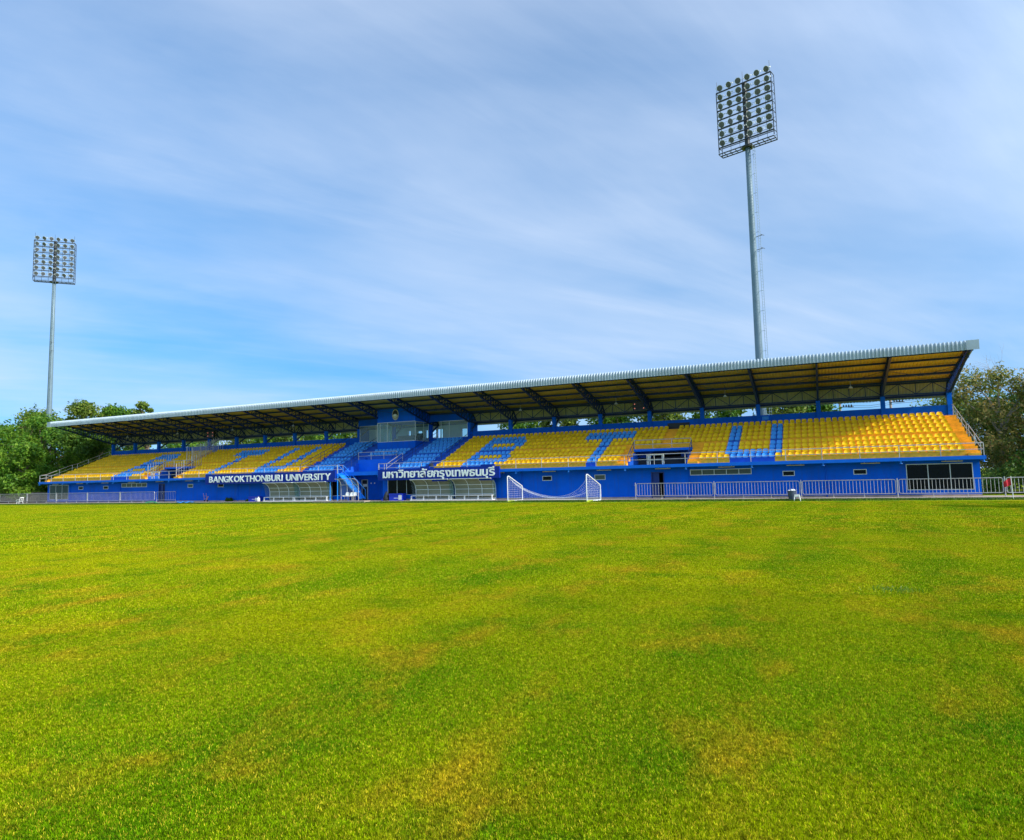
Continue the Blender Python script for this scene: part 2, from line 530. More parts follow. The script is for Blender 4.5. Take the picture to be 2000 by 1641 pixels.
# ================================================================== SETTING
g = MB(); g.quad((-900,-700,0),(900,-700,0),(900,900,0),(-900,900,0))
ground = g.build('ground', M['turf']); ground['kind'] = 'structure'
g = MB()
g.prism([(-0.9,-0.2),(-0.9,0.13),(1.3,0.15),(1.3,-0.2)], 'X', -125, 40)
o = g.build('pavement', M['concrete']); o['kind'] = 'structure'
g = MB()
g.box(-56.6, -50.2, -1.9, -0.9, -0.05, 0.20)
o = g.build('platform_slab', M['concrete']); o['kind'] = 'structure'

# ================================================================== GRANDSTAND
GS = thing('grandstand', 'long blue grandstand with yellow seats and curved metal roof', 'grandstand', (-52.5, 5.0, 0))
XL, XR = -105.0, 0.0
FX = [-5.0*i for i in range(22)]           # 22 frames
YE = [None, 1.1, 2.0, 2.9, 3.8, 5.05, 5.95, 6.85, 7.75, 8.65]
ZT = [2.92, 3.27, 3.63, 3.99, 4.36, 4.85, 5.22, 5.59, 5.96, 6.33]
YB = 10.1
VOMS = [(-25.0, -20.0), (-55.0, -50.0), (-85.0, -80.0)]

# --- ground floor wall with real openings
openings = []
def wall_panel(mb, x0, x1, z0, z1, y, ops, depth=0.2):
    xs = sorted({x0, x1, *[v for o_ in ops for v in o_[:2]]}); zs = sorted({z0, z1, *[v for o_ in ops for v in o_[2:4]]})
    for i in range(len(xs)-1):
        for j in range(len(zs)-1):
            cx, cz = (xs[i]+xs[i+1])/2, (zs[j]+zs[j+1])/2
            if any(o_[0] < cx < o_[1] and o_[2] < cz < o_[3] for o_ in ops): continue
            mb.quad((xs[i],y,zs[j]),(xs[i+1],y,zs[j]),(xs[i+1],y,zs[j+1]),(xs[i],y,zs[j+1]))
    for a, b, c_, d in [o_[:4] for o_ in ops]:
        mb.quad((a,y,c_),(a,y+depth,c_),(b,y+depth,c_),(b,y,c_))
        mb.quad((a,y,d),(b,y,d),(b,y+depth,d),(a,y+depth,d))
        mb.quad((a,y,c_),(a,y,d),(a,y+depth,d),(a,y+depth,c_))
        mb.quad((b,y,c_),(b,y+depth,c_),(b,y+depth,d),(b,y,d))
WINS = [(-4.62,-0.60,0.58,2.44,3,'glass'), (-12.86,-12.0,1.77,2.16,1,'glass'), (-8.0,-7.12,1.77,2.16,1,'glass'),
        (-19.85,-15.12,1.97,2.43,5,'glass_pale'), (-32.84,-31.93,1.77,2.19,1,'glass'), (-27.97,-27.0,1.75,2.20,1,'glass_pale'),
        (-49.55,-46.2,0.66,2.20,3,'glass'), (-58.8,-55.5,0.62,2.20,3,'glass'),
        (-104.35,-100.35,0.55,2.46,3,'glass_teal'), (-98.25,-97.3,1.80,2.20,1,'glass'), (-93.28,-92.32,1.80,2.20,1,'glass'),
        (-89.78,-85.1,1.97,2.46,5,'glass_pale'), (-77.98,-77.1,1.78,2.20,1,'glass_pale'), (-73.05,-72.15,1.77,2.19,1,'glass')]
DOORS = [(-23.03,-22.0,0.15,2.27), (-82.95,-81.9,0.15,2.27)]
TUN = (-54.6,-50.15,0.15,2.72)
wb = MB()
wall_panel(wb, -104.8, -0.18, 0.1, 2.80, 1.08, WINS + DOORS + [TUN])
wb.quad((-0.18,1.08,0.1),(-0.18,10.6,0.1),(-0.18,10.6,6.3),(-0.18,1.08,2.8))
wb.quad((-104.8,1.08,0.1),(-104.8,1.08,2.8),(-104.8,10.6,6.3),(-104.8,10.6,0.1))
wb.box(-104.8,-0.18,10.4,10.6,0.1,6.3)
front_wall = wb.build('wall', M['wall_blue'], GS)
# interior partition behind windows
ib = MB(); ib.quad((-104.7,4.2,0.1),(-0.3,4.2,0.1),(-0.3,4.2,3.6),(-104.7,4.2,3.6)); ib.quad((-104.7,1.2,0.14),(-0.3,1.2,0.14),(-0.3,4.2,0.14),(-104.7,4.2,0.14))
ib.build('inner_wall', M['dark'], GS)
def window(x0, x1, z0, z1, n, gl, y=1.08, parent=GS, fr='alu', bars=False):
    f = MB(); t_ = 0.05
    f.box(x0,x1,y-0.025,y+0.06,z1-t_,z1); f.box(x0,x1,y-0.025,y+0.06,z0,z0+t_)
    for i in range(n+1):
        x = x0 + (x1-x0)*i/n
        f.box(max(x0,x-t_/2) if i else x0, (x+t_/2) if 0 < i < n else (x0+t_ if i == 0 else x1), y-0.022, y+0.057, z0+t_, z1-t_) if i < n else f.box(x1-t_, x1, y-0.022, y+0.057, z0+t_, z1-t_)
    wn = f.build('window', M[fr], parent)
    for i in range(n):
        a = x0 + (x1-x0)*i/n; b = x0 + (x1-x0)*(i+1)/n
        p = MB(); p.box(a+t_*0.6, b-t_*0.6, y+0.03, y+0.04, z0+t_*0.8, z1-t_*0.8)
        p.build('pane', M[gl], wn)
    return wn
for a in WINS:
    wn = window(*a)
    if a[4] == 3:      # curly iron guard behind the big panes
        gb = MB(); k = int((a[1]-a[0])/0.14)
        for i in range(1, k):
            x = a[0] + (a[1]-a[0])*i/k
            gb.bar((x,1.16,a[2]+0.05),(x,1.16,a[3]-0.05),0.014)
            if i % 2: gb.tube([(x+0.09*math.cos(t_),1.15,1.75+0.12*math.sin(t_)) for t_ in np.linspace(math.pi,2*math.pi,7)],0.008,4)
        gb.build('window_guard', M['steel'], wn)
for a in DOORS:
    d = MB(); d.box(a[0]+0.05,a[0]+0.62,1.20,1.24,a[2],a[3]-0.04)
    dr = d.build('door', M['door'], GS)
    h = MB(); h.box(a[0]+0.52,a[0]+0.56,1.15,1.20,1.05,1.2); h.build('handle', M['steel'], dr)
    f = MB(); f.box(a[0]-0.03,a[0]+0.05,1.05,1.2,a[2],a[3]+0.05); f.box(a[1]-0.05,a[1]+0.03,1.05,1.2,a[2],a[3]+0.05); f.box(a[0]+0.05,a[1]-0.05,1.05,1.2,a[3]-0.04,a[3]+0.05)
    f.build('door_frame', M['door'], dr)

for x in (-9.85, -19.9, -34.85, -69.9, -89.95, -99.9):
    p = MB(); p.tube([(x,1.04,2.66),(x,1.04,0.16)],0.035,6); p.build('downpipe', M['wall_blue'], GS)
sp = MB(); sp.box(-104.82,-54.6,1.055,1.08,0.10,0.26); sp.build('wall_base', M['concrete'], GS)
sp = MB(); sp.box(-50.15,-0.17,1.055,1.08,0.10,0.26); sp.build('wall_base', M['concrete'], GS)
# --- deck (walkway slab in front of the seats), drain stubs, tube lights
def deck_piece(x0, x1):
    d = MB(); d.prism([(0,2.66),(0,2.92),(1.1,2.92),(1.1,2.74),(0.16,2.74),(0.12,2.66)],'X',x0,x1)
    return d.build('deck', M['deck_blue'], GS)
deck_piece(-50.0, 0.02); deck_piece(-105.02, -55.0)
stub = MB(); stub.tube([(0,0.10,2.67),(0,0.10,2.50)],0.04,8); stub.lathe((0,0.10,2.485),[(0.0,0.02),(0.11,0.02),(0.12,0),(0.0,0)],10)
stub.box(-0.05,0.05,0.07,1.08,2.58,2.74)
stub_me = stub.mesh('bracket', M['stair_blue'])
for x in FX:
    if x not in (): inst('bracket', stub_me, (min(-0.1,max(-104.9,x)),0,0), GS)
tl = MB(); tl.box(-0.62,0.62,0.30,0.40,2.54,2.60); tl.box(-0.4,-0.36,0.33,0.37,2.60,2.74); tl.box(0.36,0.4,0.33,0.37,2.60,2.74)
tl_me = tl.mesh('tube_light', M['tube'])
for x in FX[:-1]:
    if not -57 < x-2.5 < -48: inst('tube_light', tl_me, (x-1.9,0,0), GS)

# --- seats: columns measured along each block
seats = []      # (x, row, blue)
def B_letter(r, i):   # i: 0..8 from the letter's left edge
    if r in (8, 5, 4): return 0 <= i <= 7
    if r in (7, 2): return 0 <= i <= 8
    if r in (6, 3): return i in (0, 1, 7, 8)
    if r == 1: return 0 <= i <= 6
    return False
def T_letter(r, i):
    if r in (8, 7): return 0 <= i <= 9
    return r <= 6 and i in (4, 5)
def U_letter(r, i):
    if r in (2,): return 0 <= i <= 8
    if r == 1: return 1 <= i <= 7
    return 3 <= r <= 8 and i in (0, 1, 7, 8)
for r in range(1, 10):
    hi = 43 if r >= 5 else 37
    for k in range(hi+1):                      # right inner block
        seats.append((-43.9+0.4815*k, r, B_letter(r, k-6) or T_letter(r, k-28)))
    for k in range(hi+1):                      # left inner block
        seats.append((-61.39-0.4815*k, r, U_letter(r, 14-k) or T_letter(r, 32-k)))
    for k in range(0, (43 if r >= 5 else 37)+1):   # right outer block
        seats.append((-1.12-0.48*k, r, U_letter(r, 33-k)))
        kk = k
        seats.append((-104.1+0.48*kk, r, B_letter(r, kk-26)))
    for k in range(7):                         # blue blocks on both sides of the booth
        seats.append((-48.4+0.48*k, r, True)); seats.append((-59.75+0.48*k, r, True))
    if r in (5, 6):
        for k in range(10): seats.append((-54.75+0.47*k, r, True))

# --- terrace steps, painted ochre, blue under the blue seats and round the booth
blue_runs = {r: [] for r in range(0, 11)}
for x, r, b in seats:
    if b: blue_runs[r].append((x-0.24, x+0.24))
def is_blue(r, x):
    if -61.1 < x < -44.2: return True
    return any(a <= x <= b for a, b in blue_runs[r])
for r in range(1, 10):
    cuts = {XL+0.05, XR-0.05, -61.1, -44.2}
    for a, b in blue_runs[r]: cuts |= {round(a,3), round(b,3)}
    for a, b in VOMS: cuts |= {a, b}
    cuts = sorted(cuts)
    s = MB()
    y0, y1 = YE[r], (YE[r+1] if r < 9 else YB)
    zp, z = ZT[r-1], ZT[r]
    last = None
    segs = []
    for a, b in zip(cuts[:-1], cuts[1:]):
        m_ = (a+b)/2
        if r <= 4 and any(v0 < m_ < v1 for v0, v1 in VOMS): continue
        bl = is_blue(r, m_)
        if segs and segs[-1][2] == bl and abs(segs[-1][1]-a) < 1e-6: segs[-1][1] = b
        else: segs.append([a, b, bl])
    runs = []
    for sg_ in segs:
        if runs and abs(runs[-1][-1][1]-sg_[0]) < 1e-6: runs[-1].append(sg_)
        else: runs.append([sg_])
    for run in runs:
        s = MB(); vi = {}
        def vid(p):
            if p not in vi: vi[p] = len(s.v); s.v.append(p)
            return vi[p]
        for a, b, bl in run:
            for q in (((a,y0,zp),(b,y0,zp),(b,y0,z),(a,y0,z)), ((a,y0,z),(b,y0,z),(b,y1,z),(a,y1,z))):
                s.f.append(tuple(vid(p) for p in q)); s.mi.append(1 if bl else 0)
        for xe in (run[0][0], run[-1][1]):
            s.f.append(tuple(vid(p) for p in ((xe,y0,zp),(xe,y0,z),(xe,y1,z),(xe,y1,zp)))); s.mi.append(0)
        s.build('step', [M['ochre'], M['step_blue']], GS)

# aisle stairs: a half step in front of every riser
AISLES = [(-0.85,-0.1,1,9,0), (-19.98,-19.15,1,4,0), (-25.85,-25.02,1,4,0), (-22.95,-22.05,5,9,0), (-79.98,-79.15,1,4,0), (-85.85,-85.02,1,4,0), (-83.2,-82.35,5,9,0), (-104.9,-104.4,1,9,0),
          (-44.95,-44.25,1,9,1), (-49.9,-48.75,1,9,1), (-56.4,-55.1,1,9,1), (-61.05,-60.2,1,9,1)]
for a, b, r0, r1, bl in AISLES:
    for r in range(r0, r1+1):
        y = YE[r]; h = (ZT[r]-ZT[r-1])/2
        s = MB(); s.box(a, b, y-0.36, y-0.003, ZT[r-1]-0.01, ZT[r-1]+h)
        s.build('stair_step', M['step_blue' if bl else 'ochre'], GS)

# vomitories
for i, (a, b) in enumerate(VOMS):
    s = MB(); s.box(a+0.01, b-0.01, 3.35, 5.04, 4.14, 4.357); s.build('vomitory_roof', M['deck_blue'], GS)
    for x, sg in ((a, -1), (b, 1)):
        s = MB()
        prof = [(1.1,2.92)]
        for r in range(1, 5): prof += [(YE[r], ZT[r-1]+0.0 if r == 1 else ZT[r-1]), (YE[r], ZT[r])]
        prof += [(5.05,4.36),(5.05,2.92)]
        pr = [prof[0]] + prof[2:]
        s.prism(pr, 'X', x-0.004*sg, x-0.14*sg)
        s.build('vomitory_wall', M['step_blue'], GS)
    if i != 1:
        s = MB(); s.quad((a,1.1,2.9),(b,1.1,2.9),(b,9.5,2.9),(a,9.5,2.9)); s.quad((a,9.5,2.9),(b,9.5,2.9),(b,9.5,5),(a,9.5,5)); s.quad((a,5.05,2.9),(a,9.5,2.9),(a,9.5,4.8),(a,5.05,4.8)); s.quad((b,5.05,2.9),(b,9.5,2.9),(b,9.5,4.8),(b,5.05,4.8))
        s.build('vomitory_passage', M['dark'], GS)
        s = MB(); wall_panel(s, a, b, 2.92, 4.14, 4.9, [(a+1.2,b-1.2,2.92,4.05)]); s.build('vomitory_back', M['step_blue'], GS)

# centre bay: floor over the tunnel, back wall, tunnel walls
s = MB(); s.box(-55.0,-50.0,1.0,3.5,2.78,3.02); s.box(-55.0,-50.0,0.92,1.0,2.68,3.06); s.build('tunnel_beam', M['deck_blue'], GS)
s = MB(); s.quad((-55,3.36,3.0),(-50,3.36,3.0),(-50,3.36,4.14),(-55,3.36,4.14)); s.build('landing_wall', M['deck_blue'], GS)
s = MB()
s.quad((-54.6,1.28,0.15),(-54.6,3.0,0.15),(-54.6,3.0,2.72),(-54.6,1.28,2.72))
wall_panel(s, -54.6, -51.05, 0.15, 2.72, 3.0, [(-54.2,-53.45,0.15,2.2)])
s.quad((-51.05,3.0,0.15),(-51.05,4.1,0.15),(-51.05,4.1,2.72),(-51.05,3.0,2.72))
s.quad((-54.6,1.28,2.715),(-50.15,1.28,2.715),(-50.15,4.2,2.715),(-54.6,4.2,2.715))
s.build('tunnel_wall', M['wall_blue'], GS)
dj = MB(); dj.box(-53.50,-53.40,2.94,3.02,0.15,2.25); dj.box(-54.22,-54.12,2.94,3.02,0.15,2.25); dj.box(-54.12,-53.5,2.94,3.02,2.18,2.25)
tdoor = dj.build('tunnel_door_frame', M['alu'], GS)
dl = MB(); dl.box(-54.12,-53.5,3.03,3.06,0.15,2.18); dl.build('tunnel_door', M['black'], tdoor)
pn = MB(); pn.box(-54.05,-53.56,3.0,3.028,1.5,1.78); pn.build('notice', M['plastic_white'], tdoor)
for x in (-53.0, -52.55):
    p = MB(); p.box(x-0.06,x+0.06,2.96,2.998,1.78,1.92); p.build('switch_plate', M['plastic_white'], GS)

# --- parapet and columns
s = MB(); s.box(-105.0,-60.0,10.1,10.3,6.2,7.28); s.box(-45.0,0.0,10.1,10.3,6.2,7.28); s.build('parapet', M['wall_blue'], GS)
cm = MB(); cm.box(-0.17,0.17,9.92,10.28,6.3,8.28)
cm_me = cm.mesh('column', M['wall_blue'])
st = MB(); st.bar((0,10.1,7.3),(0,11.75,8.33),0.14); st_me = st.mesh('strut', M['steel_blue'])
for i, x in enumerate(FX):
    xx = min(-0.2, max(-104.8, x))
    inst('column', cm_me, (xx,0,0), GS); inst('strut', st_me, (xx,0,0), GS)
s = MB(); s.box(-14.7,-14.15,10.085,10.1,6.85,7.15); s.build('wall_panel', M['stair_blue'], GS)
s = MB(); s.box(-23.3,-21.2,10.07,10.1,6.36,7.0); s.build('dark_recess_panel', M['black'], GS)  # flat black panel stands in for the shade of a parapet recess

# --- roof trusses
def lerp(a, b, t_): return (a[0]+(b[0]-a[0])*t_, a[1]+(b[1]-a[1])*t_)
UP0, UP1, UP2 = (2.0,10.86), (10.85,9.28), (11.85,8.36)
LO0, LO1 = (1.75,10.42), (9.98,8.34)
tr = MB()
def yz(p): return (0, p[0], p[1])
tr.bar(yz(LO0), yz(LO1), 0.15); tr.bar(yz(UP0), yz(UP1), 0.15); tr.bar(yz(UP1), yz(UP2), 0.13); tr.bar(yz(LO1), yz(UP2), 0.12); tr.bar(yz(LO0), yz(UP0), 0.10)
nw = 14
for i in range(nw+1):
    t0 = i/nw
    lo, hi_ = lerp(LO0, LO1, t0), lerp(UP0, (10.1,9.41), t0)
    if i: tr.bar(yz(lo), yz(hi_), 0.07)
    if i < nw:
        h2 = lerp(UP0, (10.1,9.41), (i+1)/nw)
        tr.bar(yz(lo), yz(h2), 0.06)
for a, b in (((9.98,8.34),(10.85,9.28)), ((10.5,8.34),(10.85,9.28)), ((11.2,8.35),(11.3,8.9)), ((10.6,8.34),(11.3,8.88))): tr.bar(yz(a), yz(b), 0.07)
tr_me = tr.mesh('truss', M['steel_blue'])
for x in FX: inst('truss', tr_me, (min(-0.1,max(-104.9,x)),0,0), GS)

# --- purlins, tie rods, longitudinal braces
def roof_z(y): return 11.02 - 0.179*(y-1.6)
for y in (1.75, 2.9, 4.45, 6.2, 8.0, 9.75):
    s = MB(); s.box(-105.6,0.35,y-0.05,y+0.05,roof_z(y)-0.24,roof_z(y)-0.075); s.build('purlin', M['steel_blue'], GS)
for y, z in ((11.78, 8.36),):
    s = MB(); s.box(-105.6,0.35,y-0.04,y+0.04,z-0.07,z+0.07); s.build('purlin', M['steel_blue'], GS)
tie = MB()
z6, z8 = roof_z(6.2)-0.26, roof_z(8.0)-0.26
tie.tube([(-4.9,6.2,z6),(-2.5,7.1,z6-0.45),(-0.1,8.0,z8)],0.022,4); tie.tube([(-4.9,8.0,z8),(-2.5,7.1,z6-0.45),(-0.1,6.2,z6)],0.022,4); tie.bar((-2.5,7.1,z6-0.45),(-2.5,7.1,z6),0.03)
tie_me = tie.mesh('tie_rod', M['steel_blue'])
bra = MB()
bra.bar((0,10.3,9.30),(-5,10.3,9.30),0.13); bra.bar((0,10.3,8.36),(-5,10.3,8.36),0.10); bra.bar((0,11.2,8.22),(-5,11.2,8.22),0.09)
for i in range(4):
    x = -1.25*i
    a_, b_ = (8.38, 9.28) if i % 2 == 0 else (9.28, 8.38)
    bra.bar((x,10.3,a_),(x-1.25,10.3,b_),0.055)
    if i: bra.bar((x,10.3,8.38),(x,10.3,9.28),0.06)
bra_me = bra.mesh('brace', M['steel_blue'])
pend = MB(); pend.tube([(0,0,0),(0,0,-0.45)],0.015,4); pend.lathe((0,0,-0.62),[(0.01,0.18),(0.06,0.16),(0.17,0.03),(0.18,0.0),(0.0,0.02)],10)
pend_me = pend.mesh('pendant_lamp', M['lamp_body'])
for i in range(21):
    x = FX[i]
    if not (i in (9, 10, 11)):
        inst('brace', bra_me, (x,0,0), GS)
    inst('tie_rod', tie_me, (x,0,0), GS)
    if i % 2 == 1 and i not in (9, 11): inst('pendant_lamp', pend_me, (x-2.5,7.1,z6-0.45), GS)

# --- roof sheets: ribbed metal, bent over the front edge; yellow underside
def ribbed(prof, x0, x1, pitch, depth, normals):
    n = int((x1-x0)/pitch)
    xs = []; hs_ = []
    for i in range(n):
        a = x0 + pitch*i
        xs += [a, a+pitch*0.42, a+pitch*0.60, a+pitch*0.80]; hs_ += [0, 0, 1, 1]
    xs.append(x0+pitch*n); hs_.append(0)
    xs = np.array(xs); hs_ = np.array(hs_)*depth
    P = np.array(prof); Nn = np.array(normals)
    K = len(P)
    V = np.zeros((len(xs), K, 3))
    V[:, :, 0] = xs[:, None]
    V[:, :, 1] = P[None, :, 0] + Nn[None, :, 0]*hs_[:, None]
    V[:, :, 2] = P[None, :, 1] + Nn[None, :, 1]*hs_[:, None]
    mb = MB(); mb.v = [tuple(v) for v in V.reshape(-1, 3)]
    for i in range(len(xs)-1):
        for k in range(K-1):
            a = i*K+k
            mb.f.append((a, a+K, a+K+1, a+1)); mb.mi.append(0)
    return mb
prof = [(1.44,10.40),(1.42,10.70),(1.42,10.86),(1.45,10.97),(1.52,11.05),(1.62,11.075),(10.98,9.42),(12.15,8.08)]
nor = [(-1,0),(-1,0),(-1,0.1),(-0.8,0.5),(-0.5,0.85),(0.1,1),(0.4,0.95),(0.75,0.66)]
ribbed(prof, -105.95, 0.42, 0.2515, 0.075, nor).build('roof_sheet', M['sheet'], GS)
prof_u = [(1.50,10.42),(1.48,10.86),(1.56,10.99),(1.64,11.02),(10.95,9.37)]
nor_u = [(-1,0),(-1,0),(-0.5,0.5),(0.1,1),(0.3,0.95)]
ribbed([(10.95,9.365),(12.08,8.10)], -105.9, 0.38, 0.2515, 0.03, [(0.75,0.66),(0.75,0.66)]).build('back_cladding', M['back_sheet'], GS)
ribbed(prof_u, -105.9, 0.38, 0.2515, 0.03, nor_u).build('roof_lining', M['soffit'], GS)
for xe, x2 in ((0.42, -0.35), (-105.95, -105.2)):
    e = MB(); e.box(min(xe,x2), max(xe,x2), 1.33, 1.37, 10.40, 11.08); e.build('roof_end_cap', M['sheet'], GS)
    e = MB(); e.tube([(xe,1.55,11.09),(xe,10.98,9.45),(xe,12.1,8.1)],0.06,4); e.build('roof_edge_trim', M['sheet'], GS)

# --- railings
def rail(pts, h, mids=(0.5,), r=0.03, post=2.5, name='railing', m='steel', parent=GS):
    mb = MB()
    P = [Vector(p) for p in pts]
    for k in (1.0,)+tuple(mids):
        mb.tube([p+Vector((0,0,h*k)) for p in P], r if k == 1.0 else r*0.8, 6)
    for a, b in zip(P[:-1], P[1:]):
        n = max(1, round((b-a).length/post))
        for i in range(n+1):
            if i == 0 and a != P[0]: continue
            p = a+(b-a)*i/n
            mb.tube([p, p+Vector((0,0,h))], r*0.9, 6)
    return mb.build(name, M[m], parent)
rail([(-0.08,0.10,2.92),(-49.95,0.10,2.92)], 0.85)
rail([(-55.05,0.10,2.92),(-104.92,0.10,2.92)], 0.85)
for x in (-0.08, -104.92):
    rail([(x,0.12,2.92),(x,0.9,3.05),(x,4.3,4.40),(x,5.0,4.55),(x,9.6,6.40),(x,10.0,6.45)], 0.85, post=1.9)
for a, b in VOMS:
    rail([(a+0.05,3.42,4.36),(b-0.05,3.42,4.36)], 0.78, post=1.7)
    for x in (a, b):
        rail([(x,1.15,2.95),(x,3.4,4.2)], 0.80, post=1.2, m='steel_blue', r=0.028)
for x in (-44.3, -48.75, -56.4, -60.95):
    rail([(x,1.2,3.2),(x,4.4,4.5),(x,5.0,4.7),(x,9.4,6.5)], 0.85, mids=(0.55,), post=1.5, m='steel_blue', r=0.028)
# short landing rails beside the tunnel
rail([(-49.9,0.1,2.92),(-49.9,1.0,2.92)], 0.85); rail([(-55.1,0.1,2.92),(-55.1,1.0,2.92)], 0.85)
rail([(-49.2,0.4,2.92),(-49.2,3.2,4.1)], 0.8)
# gates in front of the vomitories
for a, b in (VOMS[0], VOMS[2]):
    c_ = (a+b)/2
    mb = MB()
    for x in (c_-0.62, c_-0.5, c_-0.38, c_+0.62, c_+0.74):
        mb.tube([(x,0.18,2.92),(x,0.18,3.74)],0.03,6)
    mb.tube([(c_-0.5,0.18,3.72),(c_+0.74,0.18,3.72)],0.03,6); mb.tube([(c_-0.5,0.18,3.3),(c_+0.74,0.18,3.3)],0.025,6)
    mb.build('gate', M['white'], GS)
# tall bar fences along the left stair
def bar_fence(x, y0, y1, z0, z1, h):
    mb = MB()
    n = int((y1-y0)/0.33)
    for i in range(n+1):
        t_ = i/n; y = y0+(y1-y0)*t_; z = z0+(z1-z0)*t_
        mb.tube([(x,y,z),(x,y,z+h)], 0.022 if i % 6 else 0.045, 5)
    for k in (0.12, 0.55): mb.tube([(x,y0,z0+h*k),(x,y1,z1+h*k)],0.025,5)
    mb.build('bar_fence', M['steel'], GS)
bar_fence(-85.0, 1.1, 4.6, 2.95, 4.4, 1.75); bar_fence(-80.0, 1.1, 4.6, 2.95, 4.4, 1.75)
bar_fence(-83.3, 5.2, 9.9, 4.85, 6.4, 2.0); bar_fence(-82.3, 5.2, 9.9, 4.85, 6.4, 2.0)

# --- seats as shells bolted to the steps
def seat_mesh(mname):
    prof = [(-0.065,0.010,0.36),(-0.06,0.07,0.40),(0.10,0.055,0.42),(0.28,0.05,0.42),(0.36,0.10,0.415),(0.41,0.22,0.395),(0.44,0.315,0.33),(0.455,0.345,0.22)]
    cols = [-0.5,-0.28,0.28,0.5]
    mb = MB()
    def pt(i, j, off):
        y, z, w_ = prof[i]; c_ = cols[j]
        edge = 1 if j in (0, 3) else 0
        if i <= 3: z += 0.025*edge - off; 
        else: y += -0.04*edge + off*0.8
        if i == 0: z -= 0.0
        return (c_*w_, y, z)
    K = len(prof)
    for layer, off in ((0, 0.0), (1, 0.018)):
        base = len(mb.v)
        for i in range(K):
            for j in range(4): mb.v.append(pt(i, j, off))
        for i in range(K-1):
            for j in range(3):
                a = base+i*4+j
                q = (a, a+1, a+5, a+4)
                mb.f.append(q if layer == 0 else q[::-1]); mb.mi.append(0)
    n = K*4
    for i in range(K-1):
        for j in (0, 3):
            a = i*4+j; mb.f.append((a, a+4, a+4+n, a+n)); mb.mi.append(0)
    for i in (0, K-1):
        for j in range(3):
            a = i*4+j; mb.f.append((a, a+1, a+1+n, a+n)); mb.mi.append(0)
    # mounting feet
    for x in (-0.12, 0.12): mb.box(x-0.02,x+0.02,0.02,0.26,-0.002,0.045)
    return mb
sm = seat_mesh('s')
sy_me = sm.mesh('yellow_seat', M['yellow_seat'], smooth=True); sb_me = sm.mesh('blue_seat', M['blue_seat'], smooth=True)
for me in (sy_me, sb_me):
    me.set_sharp_from_angle(angle=R(40))
def dist(s): return (Vector((s[0], YE[s[1]], ZT[s[1]]))-CAM).length
SV = np.array(sm.v)
for blue, me, nm in ((False, sy_me, 'yellow_seat'), (True, sb_me, 'blue_seat')):
    lst = sorted([s for s in seats if s[2] == blue], key=dist)
    for x, r, b in lst[:300]:
        o = inst(nm, me, (x+random.gauss(0,0.004), YE[r]+0.02, ZT[r]+0.003), GS, random.gauss(0, 0.025))
    rest = lst[300:]
    if rest:
        mb = MB(); nv = len(SV)
        for x, r, b in rest:
            k = len(mb.v); a_ = random.gauss(0,0.025); ca, sa = math.cos(a_), math.sin(a_)
            V = np.stack([SV[:,0]*ca-SV[:,1]*sa+x, SV[:,0]*sa+SV[:,1]*ca+YE[r]+0.02, SV[:,2]+ZT[r]+0.003],1)
            mb.v += [tuple(v) for v in V]
            mb.f += [tuple(i+k for i in f) for f in sm.f]; mb.mi += sm.mi
        o = mb.build('far_'+nm+'s', M[nm], GS, smooth=True, kind='stuff')
        o.data.set_sharp_from_angle(angle=R(40))

# --- commentary booth
s = MB()
s.quad((-55,6.87,5.2),(-50,6.87,5.2),(-50,6.87,6.36),(-55,6.87,6.36))
s.quad((-55,6.87,8.55),(-50,6.87,8.55),(-50,6.87,10.06),(-55,6.87,10.06))
for x in (-55.0, -50.0):
    s.poly([(x,6.87,5.2),(x,10.2,5.2),(x,10.2,6.36),(x,6.87,6.36)])
    s.poly([(x,6.87,8.5),(x,10.2,8.5),(x,10.2,9.45),(x,6.87,10.06)])
    s.quad((x,9.63,6.36),(x,10.2,6.36),(x,10.2,8.5),(x,9.63,8.5))
s.quad((-60,9.95,8.6),(-55,9.95,8.6),(-55,9.95,9.5),(-60,9.95,9.5)); s.quad((-50,9.95,8.6),(-45,9.95,8.6),(-45,9.95,9.5),(-50,9.95,9.5))
s.quad((-60,9.95,6.2),(-55,9.95,6.2),(-55,9.95,6.72),(-60,9.95,6.72)); s.quad((-50,9.95,6.2),(-45,9.95,6.2),(-45,9.95,6.72),(-50,9.95,6.72))
for x in (-60.0, -45.0):
    s.quad((x,9.95,6.2),(x,12.0,6.2),(x,12.0,9.4),(x,9.95,9.4))
wall_panel(s, -60, -45, 6.2, 9.3, 12.0, [(-57.0,-56.0,6.7,8.2),(-54.2,-53.9,6.9,7.9),(-52.9,-52.3,6.8,7.8),(-51.8,-50.4,6.95,7.85),(-50.2,-49.5,6.9,7.9),(-47.0,-46.2,6.9,7.8)], 0.1)
s.quad((-60,9.95,6.36),(-45,9.95,6.36),(-45,12,6.36),(-60,12,6.36)); s.quad((-55,6.87,6.3),(-50,6.87,6.3),(-50,12,6.3),(-55,12,6.3))
s.quad((-55,6.9,8.62),(-50,6.9,8.62),(-50,12,8.62),(-55,12,8.62))
booth = s.build('booth', M['wall_blue'], GS)
def booth_glass(a, b, z0, z1, fr):
    a, b = Vector(a), Vector(b)
    f = MB()
    for z in (z0, z1): f.bar((a.x,a.y,z),(b.x,b.y,z),0.05)
    for t_ in fr:
        p = a+(b-a)*t_; f.bar((p.x,p.y,z0),(p.x,p.y,z1),0.05)
    f.build('glazing_frame', M['alu'], booth)
    for t0, t1 in zip(fr[:-1], fr[1:]):
        p = a+(b-a)*(t0+0.006); q = a+(b-a)*(t1-0.006)
        g_ = MB(); g_.quad((p.x,p.y,z0+0.03),(q.x,q.y,z0+0.03),(q.x,q.y,z1-0.03),(p.x,p.y,z1-0.03)); g_.build('pane', M['booth_glass'], booth)
